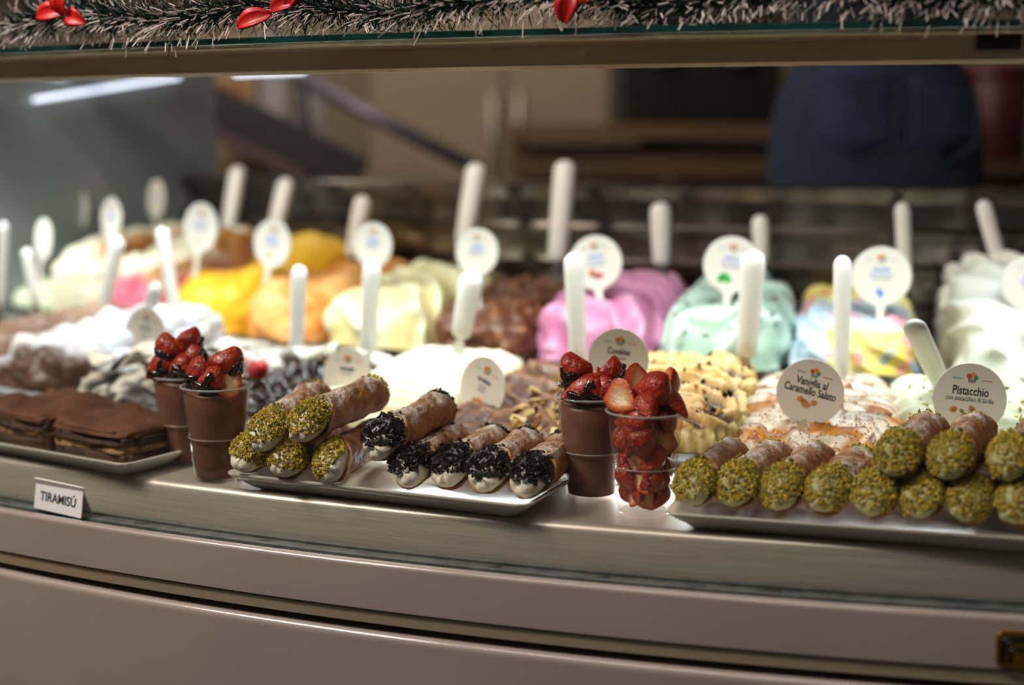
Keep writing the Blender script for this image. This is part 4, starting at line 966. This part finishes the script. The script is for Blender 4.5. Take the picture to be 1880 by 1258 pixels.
for i in range(17000):
    a = rt.uniform(-46.5, 2.5); c = core(a); tdir = (core(a+0.2)-c).normalized()
    th = rt.uniform(0, 2*PI); u = tdir.orthogonal().normalized(); w = tdir.cross(u)
    rad = (u*math.cos(th) + w*math.sin(th))
    if rad.z < -0.55 and rt.random() < 0.5: continue
    d = (rad + tdir*rt.gauss(-0.40, 0.60) + Vector((0, 0, -0.10))).normalized(); Ln = rt.uniform(0.018, 0.038)
    outw = Vector((math.sin(math.radians(a)), -math.cos(math.radians(a)), 0))
    p1 = c + d*Ln*0.55; p2 = c + d*Ln
    p2 += Vector((0, 0, -0.006*rt.random()*max(0, d.dot(outw))))
    zmin = 1.1492
    def lim(p):                                       # needles rest on the glass where they meet it
        R_ = math.hypot(p.x-CX, p.y-CY)
        if R_ < 2.925 and p.z < zmin: p.z = zmin + rt.random()*0.002
        elif p.z < 1.120: p.z = 1.120 + rt.random()*0.012
        return p
    p1, p2 = lim(p1), lim(p2)
    s = d.cross(Vector((rt.gauss(0, 1), rt.gauss(0, 1), rt.gauss(0, 1)))).normalized()
    c_, a1, a2 = GI @ c, GI @ p1, GI @ p2
    foil.add([c_ - s*0.0004, c_ + s*0.0004, a1 + s*0.0007, a1 - s*0.0007], [(0, 1, 2, 3)])
    if rt.random() < (0.24 + 0.66*max(0, d.dot(outw)*0.55 - d.z*0.75)):
        n_ = d.cross(s)*0.00062; s2 = s*0.00062; b0 = a1.lerp(a2, rt.uniform(0.05, 0.5))
        tips.add([b0+s2, b0-s2*0.5+n_*0.87, b0-s2*0.5-n_*0.87, a2+s2*0.8, a2-s2*0.4+n_*0.7, a2-s2*0.4-n_*0.7], [(0,1,4,3), (1,2,5,4), (2,0,3,5), (3,4,5)])
    else: foil.add([a1 - s*0.0007, a1 + s*0.0007, a2 + s*0.0003, a2 - s*0.0003], [(0, 1, 2, 3)])
o = foil.build('foil_needles', FOIL, gl); o['kind'] = 'stuff'
o = tips.build('frosted_tips', TIP, gl); o['kind'] = 'stuff'
REDF = mat('red_fabric_petal', '#c3140f', 0.42, 0, '#a50f0c', 14, 0.2, 60)
def petal(name, p0, p1, w, up, m, parent, bend=0.004):
    p0, p1 = Vector(p0), Vector(p1); d = p1-p0; s = d.cross(Vector(up)).normalized(); nrm = s.cross(d).normalized(); rs = []
    for i in range(9):
        t = i/8; k = math.sin(PI*(0.08+0.88*t))**0.8; c = p0.lerp(p1, t) + nrm*bend*math.sin(PI*t)
        rs.append([GI @ (c + s*w*k*x + nrm*(0.006*abs(x)*k + y)) for x, y in ((-1, 0), (-0.5, -0.0006), (0, -0.0012), (0.5, -0.0006), (1, 0), (0.5, 0.0006), (0, 0), (-0.5, 0.0006))])
    o = MB().rings(rs).build(name, m, parent, True); fix_normals(o); return o
def red_flower(a, petals):
    for du, dz, lu, lz, w, dr in petals:
        b = polar(a+du, 2.944+dr, 1.1485+dz); e = polar(a+du+lu, 2.944+dr+0.004, 1.1485+dz+lz)
        o = petal('red_petal', b, e, w, polar(a, 1, 0)-polar(a, 0, 0)+Vector((0, 0, 0.2)), REDF, gl); o['label'] = 'red fabric petal'
red_flower(-28.3, [(0.0, 0.030, -0.75, -0.003, 0.010, 0), (0.05, 0.027, 0.55, -0.010, 0.010, 0.002), (0.0, 0.026, 0.05, 0.026, 0.011, 0.003)])
red_flower(-23.45, [(0.0, 0.018, -0.70, -0.011, 0.0095, 0.002), (-0.05, 0.022, 0.7, 0.006, 0.0080, 0), (0.35, 0.022, 0.40, 0.022, 0.010, 0.003)])
red_flower(-17.7, [(-0.20, 0.002, 0.25, 0.030, 0.0110, 0.003), (0.05, 0.020, 0.5, 0.010, 0.008, 0)])

# ------------------------------------------------------------------ work area behind the case
TAUPE = mat('taupe_cabinet', '#8b7c68', 0.55, 0, '#82745f', 3)
def simple(name, mb, m, label, cat, group=None):
    o = mb.build(name, m); return tag(o, label, cat, group)
kc = empty('storage_cabinet', (-0.02, 4.75, 0), 0, 'tall taupe storage cabinet with two doors against the back wall', 'cabinet')
MB().box((0, 0, 1.05), (0.86, 0.5, 2.1), bev=0.006).build('cabinet_body', TAUPE, kc)
for s in (-1, 1):
    d = MB().box((s*0.213, -0.262, 1.07), (0.41, 0.022, 1.96), bev=0.004).build('door', mat('taupe_door', '#94836d', 0.5, 0, '#8a7a64', 3), kc)
    MB().tube([(s*0.04, -0.300, 0.9), (s*0.04, -0.300, 1.2)], 0.008, 10).build('door_handle', STEEL, d, True)
ct = empty('work_counter', (0.62, 4.05, 0), 0, 'brown work counter with open shelf slots behind the case', 'counter')
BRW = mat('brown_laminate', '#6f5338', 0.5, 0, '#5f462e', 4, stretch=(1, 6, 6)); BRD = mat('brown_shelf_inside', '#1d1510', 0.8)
MB().box((0, 0, 1.075), (1.25, 0.62, 0.04), bev=0.004).build('worktop', BRW, ct)
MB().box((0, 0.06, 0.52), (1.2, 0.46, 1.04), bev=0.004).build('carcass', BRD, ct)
for x in (-0.61, -0.2, 0.2, 0.61): MB().box((x, -0.19, 0.53), (0.03, 0.06, 1.04)).build('upright', BRW, ct)
for z in (0.05, 0.45, 0.80, 1.0): MB().box((0, -0.19, z), (1.22, 0.07, 0.045 if z < 0.9 else 0.09)).build('shelf_front', BRW, ct)
ov = empty('espresso_machine', (0.50, 4.06, 1.095), 0, 'black espresso machine standing on the brown counter', 'coffee machine')
BLK = mat('black_enamel_machine', '#15120f', 0.35); 
MB().box((0, 0, 0.20), (0.44, 0.40, 0.40), bev=0.02).build('machine_body', BLK, ov)
MB().box((0, -0.205, 0.30), (0.40, 0.02, 0.10), bev=0.006).build('control_panel', mat('machine_grey', '#3b342e', 0.3, 0.5), ov)
MB().box((0, -0.24, 0.02), (0.42, 0.12, 0.035), bev=0.006).build('drip_tray', STEEL_DK, ov)
for x in (-0.1, 0.1): MB().lathe([(0.03, 0.16), (0.034, 0.17), (0.034, 0.20), (0.02, 0.22)], 18, (x, -0.23, 0)).build('group_head', STEEL, ov, True)
bt = empty('syrup_bottle', (0.715, 3.93, 1.095), 0, 'pale yellow green bottle on the brown counter beside the person', 'bottle')
MB().lathe([(0.03, 0), (0.034, 0.004), (0.034, 0.13), (0.030, 0.15), (0.013, 0.18), (0.012, 0.205)], 24).build('bottle_body', mat('pale_green_plastic', '#b9b98a', 0.35, 0, '#a9aa78', 8), bt, True)
MB().lathe([(0.014, 0.205), (0.014, 0.23), (0.006, 0.235)], 18).build('cap', mat('bottle_cap', '#8c7a66', 0.4), bt, True)
rc = empty('red_canister', (1.215, 3.62, 1.0), 0, 'dark red canister on a shelf at the right edge behind the person', 'canister')
MB().lathe([(0.075, 0), (0.08, 0.005), (0.08, 0.20), (0.076, 0.205)], 28).build('canister_body', mat('dark_red_tin', '#4d1417', 0.5, 0, '#3f0f12', 6), rc, True)
MB().lathe([(0.078, 0.205), (0.082, 0.21), (0.082, 0.235), (0.05, 0.24)], 28).build('lid', mat('dark_red_lid', '#4d1113', 0.4), rc, True)
sh = empty('side_shelf', (1.27, 3.62, 0), 0, 'dark brown shelf unit at the right edge behind the person', 'shelf')
MB().box((0, 0, 0.985), (0.5, 0.4, 0.03)).build('shelf_board', BRW, sh); MB().box((0, 0.02, 0.485), (0.46, 0.34, 0.97)).build('shelf_body', mat('dark_brown_unit', '#3a281f', 0.6), sh)
# left: dark counter with cartons, and slanted bars for glass reflections
lc = empty('left_counter', (-0.75, 3.55, 0), math.radians(0), 'dark counter left behind the case, with purple grey and dark bars standing in for slanted glass reflections', 'counter')
PUR = mat('purple_grey_bar', '#6f6570', 0.35, 0.3, '#645a66', 10)
MB().box((0, 0.15, 0.47), (1.35, 0.5, 0.94), bev=0.004).build('counter_body', mat('dark_counter', '#28221e', 0.5, 0, '#201b18', 4), lc)
MB().tube([(0.265, -0.32, 1.194), (0.68, -0.34, 0.985)], 0.017, 12, 1.0).build('slanted_reflection_bar', PUR, lc, True)  # added bar in place of a slanted purple grey reflection in the glass
MB().tube([(0.28, -0.32, 1.185), (0.28, -0.16, 0.93)], 0.012, 10).build('bar_post', PUR, lc, True)
MB().tube([(0.66, -0.36, 0.985), (0.66, -0.16, 0.90)], 0.012, 10).build('bar_post', PUR, lc, True)
q = MB(); M = Matrix.Translation((0.17, -0.26, 1.085)) @ Matrix.Rotation(math.radians(26), 4, 'Y')
q.box((0, 0, 0), (0.52, 0.03, 0.085), M, 0.004); q.build('dark_reflection_board', mat('dark_reflection', '#211b1c', 0.5, 0, '#2b2225', 8), lc)  # dark piece in place of a slanted reflection in the end glass
q = MB(); q.box((0, 0, 0), (0.42, 0.03, 0.03), Matrix.Translation((0.09, -0.26, 1.060)) @ Matrix.Rotation(math.radians(26), 4, 'Y'), 0.004); q.build('reddish_band', mat('reddish_band', '#5a4340', 0.5), lc)
for k, (x, z, w, h, c, lab) in enumerate(((-0.700, 1.12, 0.13, 0.14, '#b39a78', 'orange and cream carton on the left counter'), (-0.595, 1.13, 0.07, 0.17, '#a39b97', 'grey upright carton beside the orange one'), (-0.505, 1.11, 0.07, 0.13, '#8f8885', 'second grey carton nearest the purple grey bar'))):
    r_ = empty('food_carton', (x, 3.62, 0.941), 0.1*k, lab, 'carton', 'cartons on the sloping counter')
    MB().box((0, 0, (z-0.941)), (w, 0.09, 2*(z-0.941)), bev=0.003).build('carton_body', mat('carton_%d' % k, c, 0.6, 0, c, 6), r_)
    MB().box((0, -0.0455, (z-0.941)*1.2), (w*0.7, 0.002, (z-0.941)*0.5)).build('carton_label', mat('carton_label_%d' % k, ('#a8733c', '#b4aca8', '#a29b98')[k], 0.6), r_)

# ------------------------------------------------------------------ the person behind the case, seen from behind at hip height
struct('floor', MB().box((0.4, 2.62, 0.059), (3.2, 0.9, 0.12)), FLOORM)    # raised standing floor of the work area
def skin_body(name, joints, bones, m, parent, sub=2):
    me = bpy.data.meshes.new(name); me.from_pydata([j[0] for j in joints], bones, []); me.update()
    o = bpy.data.objects.new(name, me); COL.objects.link(o)
    md = o.modifiers.new('skin', 'SKIN'); md.use_smooth_shade = True
    for i, j in enumerate(joints):
        sv = me.skin_vertices[0].data[i]; sv.radius = j[1]; sv.use_root = (i == 0)
    s = o.modifiers.new('sub', 'SUBSURF'); s.levels = sub; s.render_levels = sub
    dg = bpy.context.evaluated_depsgraph_get(); dg.update(); nm = bpy.data.meshes.new_from_object(o.evaluated_get(dg))
    bpy.data.objects.remove(o); bpy.data.meshes.remove(me); nm.name = name; nm.materials.clear()
    return link(name, nm, m, parent)
PX, PY, PZ = 0.658, 2.60, 0.12
person = empty('person', (PX, PY, PZ), math.radians(8), 'person behind the case seen at the hips, wearing dark navy jeans', 'person')
SKIN = mat('skin', '#b98468', 0.5, 0, '#a87458', 8)
J = [((0, 0, 0.98), (0.145, 0.105)), ((0, 0.005, 1.10), (0.118, 0.085)), ((0, 0.01, 1.25), (0.118, 0.085)), ((0, 0.0, 1.40), (0.115, 0.085)), ((0, 0.01, 1.52), (0.06, 0.06)), ((0, 0.03, 1.60), (0.062, 0.070)), ((0, 0.045, 1.69), (0.078, 0.095)), ((0, 0.04, 1.77), (0.062, 0.080)),
     ((-0.095, 0.0, 0.90), (0.095, 0.100)), ((-0.105, 0.01, 0.52), (0.062, 0.066)), ((-0.110, -0.01, 0.10), (0.045, 0.050)), ((-0.115, 0.13, 0.035), (0.045, 0.030)),
     ((0.095, 0.0, 0.90), (0.095, 0.100)), ((0.105, 0.02, 0.52), (0.062, 0.066)), ((0.110, 0.0, 0.10), (0.045, 0.050)), ((0.115, 0.14, 0.035), (0.045, 0.030)),
     ((-0.19, 0.0, 1.44), (0.055, 0.055)), ((-0.25, 0.05, 1.24), (0.042, 0.042)), ((-0.16, 0.24, 1.16), (0.030, 0.030)),
     ((0.19, 0.0, 1.44), (0.055, 0.055)), ((0.25, 0.05, 1.24), (0.042, 0.042)), ((0.16, 0.24, 1.16), (0.030, 0.030))]
Bn = [(0,1),(1,2),(2,3),(3,4),(4,5),(5,6),(6,7),(0,8),(8,9),(9,10),(10,11),(0,12),(12,13),(13,14),(14,15),(3,16),(16,17),(17,18),(3,19),(19,20),(20,21)]
skin_body('body', J, Bn, SKIN, person)
for s in (-1, 1):                                     # hands with five separate bent fingers on the worktop side
    h0 = Vector((s*0.16, 0.24, 1.16)); pj = [(tuple(h0), (0.028, 0.022)), (tuple(h0+Vector((-s*0.03, 0.06, -0.01))), (0.036, 0.015)), (tuple(h0+Vector((-s*0.045, 0.09, -0.015))), (0.036, 0.013))]; pb = [(0, 1), (1, 2)]
    hand = skin_body('hand', pj, pb, SKIN, person, 1)
    for k in range(5):
        off = (k-1.5)*0.018 if k < 4 else -0.048*1.0
        b0 = h0 + Vector((-s*0.045 + s*off*0.9, 0.088 if k < 4 else 0.045, -0.016)); ln = (0.060, 0.072, 0.068, 0.054, 0.050)[k]
        fj = [(tuple(b0), (0.0095, 0.0095)), (tuple(b0+Vector((s*off*0.1, ln*0.45, 0.004))), (0.009, 0.009)), (tuple(b0+Vector((s*off*0.15, ln*0.75, -0.008))), (0.008, 0.008)), (tuple(b0+Vector((s*off*0.15, ln*0.92, -0.024))), (0.0065, 0.0065))]
        skin_body('finger', fj, [(0, 1), (1, 2), (2, 3)], SKIN, hand, 1)
def denim(): 
    m = mat('navy_denim', '#141d31', 0.85, 0, '#1f2b45', 9, 0.5, 22, detail=6); return m
DEN = denim()
JJ = [((0, -0.012, 0.955), (0.205, 0.140)), ((0, 0.0, 1.15), (0.168, 0.122)), ((-0.100, -0.012, 0.86), (0.122, 0.125)), ((-0.107, 0.01, 0.52), (0.078, 0.082)), ((-0.112, -0.01, 0.09), (0.066, 0.072)), ((0.100, -0.012, 0.86), (0.122, 0.125)), ((0.107, 0.02, 0.52), (0.078, 0.082)), ((0.112, 0.0, 0.09), (0.066, 0.072))]
jeans = skin_body('jeans', JJ, [(0,1),(0,2),(2,3),(3,4),(0,5),(5,6),(6,7)], DEN, person); jeans['label'] = 'dark navy jeans'
SJ = [((0, 0.004, 1.12), (0.160, 0.116)), ((0, 0.01, 1.25), (0.165, 0.125)), ((0, 0.0, 1.43), (0.170, 0.124)), ((-0.20, 0.0, 1.44), (0.068, 0.068)), ((-0.255, 0.05, 1.24), (0.055, 0.055)), ((0.20, 0.0, 1.44), (0.068, 0.068)), ((0.255, 0.05, 1.24), (0.055, 0.055)), ((0, 0.008, 1.515), (0.074, 0.072)), ((0, 0.0, 0.98), (0.155, 0.110)), ((0, 0.004, 1.37), (0.166, 0.122))]
skin_body('shirt', SJ, [(0,1),(1,9),(9,2),(2,3),(3,4),(2,5),(5,6),(2,7),(0,8)], mat('dark_navy_shirt', '#10131c', 0.85, 0, '#161a26', 8), person)['label'] = 'dark navy shirt'
# hair as a shell over the back of the head, ears, face turned away
hr = MB().lathe([(0.055, -0.09), (0.082, -0.05), (0.092, 0.0), (0.086, 0.05), (0.055, 0.088), (0.01, 0.098)], 24, (0, 0.028, 1.725)); hr.v = [(x, (y if y < 0.06 else 0.06+(y-0.06)*0.5), z) for x, y, z in hr.v]
hr.build('hair', mat('brown_hair', '#2a1c14', 0.6, 0, '#38261a', 30, stretch=(6, 6, 1)), person, True)
for s in (-1, 1): MB().lathe([(0.004, -0.03), (0.014, -0.018), (0.017, 0.004), (0.012, 0.022), (0.004, 0.028)], 12, (s*0.088, 0.05, 1.69)).build('ear', SKIN, person, True)
hd = MB().lathe([(0.002, -0.02), (0.014, -0.012), (0.009, 0.012), (0.003, 0.03)], 12, (0, 0.145, 1.675)); hd.build('nose', SKIN, person, True)
for s in (-1, 1): MB().lathe([(0.002, -0.009), (0.011, -0.003), (0.011, 0.003), (0.002, 0.009)], 12, (s*0.032, 0.128, 1.70)).build('eye', mat('eye_white', '#e6e2dc', 0.3), person, True)
MB().lathe([(0.004, -0.008), (0.020, -0.001), (0.004, 0.008)], 12, (0, 0.128, 1.632)).build('mouth', mat('lips', '#9a5a4c', 0.5), person, True)
# back pockets, belt loop line and red tab laid on the jeans by rays
dgj = jeans
def on_jeans(x, z):
    ok, loc, nor, _ = dgj.ray_cast(Vector((x, -1, z)), Vector((0, 1, 0))); return (loc + nor*0.002, nor) if ok else (Vector((x, -0.14, z)), Vector((0, -1, 0)))
DEN2 = mat('navy_denim_pocket', '#17213a', 0.85, 0, '#243250', 12, 0.4, 40); STI = mat('pale_stitching', '#40506e', 0.8)
for s in (-1, 1):
    out = [(-0.07, 1.035), (0.07, 1.045), (0.068, 0.93), (0.0, 0.895), (-0.066, 0.925)]; q = MB(); rows = []
    for i in range(9):
        row = []
        for j in range(9):
            u, w = i/8*2-1, j/8; half = 0.066 - 0.004*w; zc_ = 1.04 - 0.115*w - (0.03*(1-abs(u)) if j == 8 else 0)
            p, n_ = on_jeans(s*0.082+u*half, zc_); row.append(p)
        rows.append(row)
    v = [p for r_ in rows for p in r_]; f = [(i*9+j, i*9+j+1, (i+1)*9+j+1, (i+1)*9+j) for i in range(8) for j in range(8)]
    pk = pyd('back_pocket', [tuple(p) for p in v], f, DEN2, jeans); sd = pk.modifiers.new('thick', 'SOLIDIFY'); sd.thickness = 0.003
    edge = [rows[i][0] for i in range(9)] + [rows[8][j] for j in range(1, 9)] + [rows[i][8] for i in range(7, -1, -1)] + [rows[0][j] for j in range(7, -1, -1)]
    MB().tube([p + Vector((0, -0.003, 0)) for p in edge], 0.0016, 5).build('stitching', STI, pk, True)
p, n_ = on_jeans(0.150, 1.032)
MB().box(tuple(p), (0.010, 0.006, 0.012)).build('red_tab', mat('red_tab', '#8d2418', 0.6), jeans)
band = []
for i in range(15):
    p, n_ = on_jeans(-0.126+0.018*i, 1.085); band.append(p)
MB().tube([b + Vector((0, -0.003, 0)) for b in band], 0.006, 8, 2.2).build('waistband', DEN2, jeans, True)

for o in list(SC.objects):
    if o.type == 'MESH': o.data.update()
bpy.context.view_layer.update()
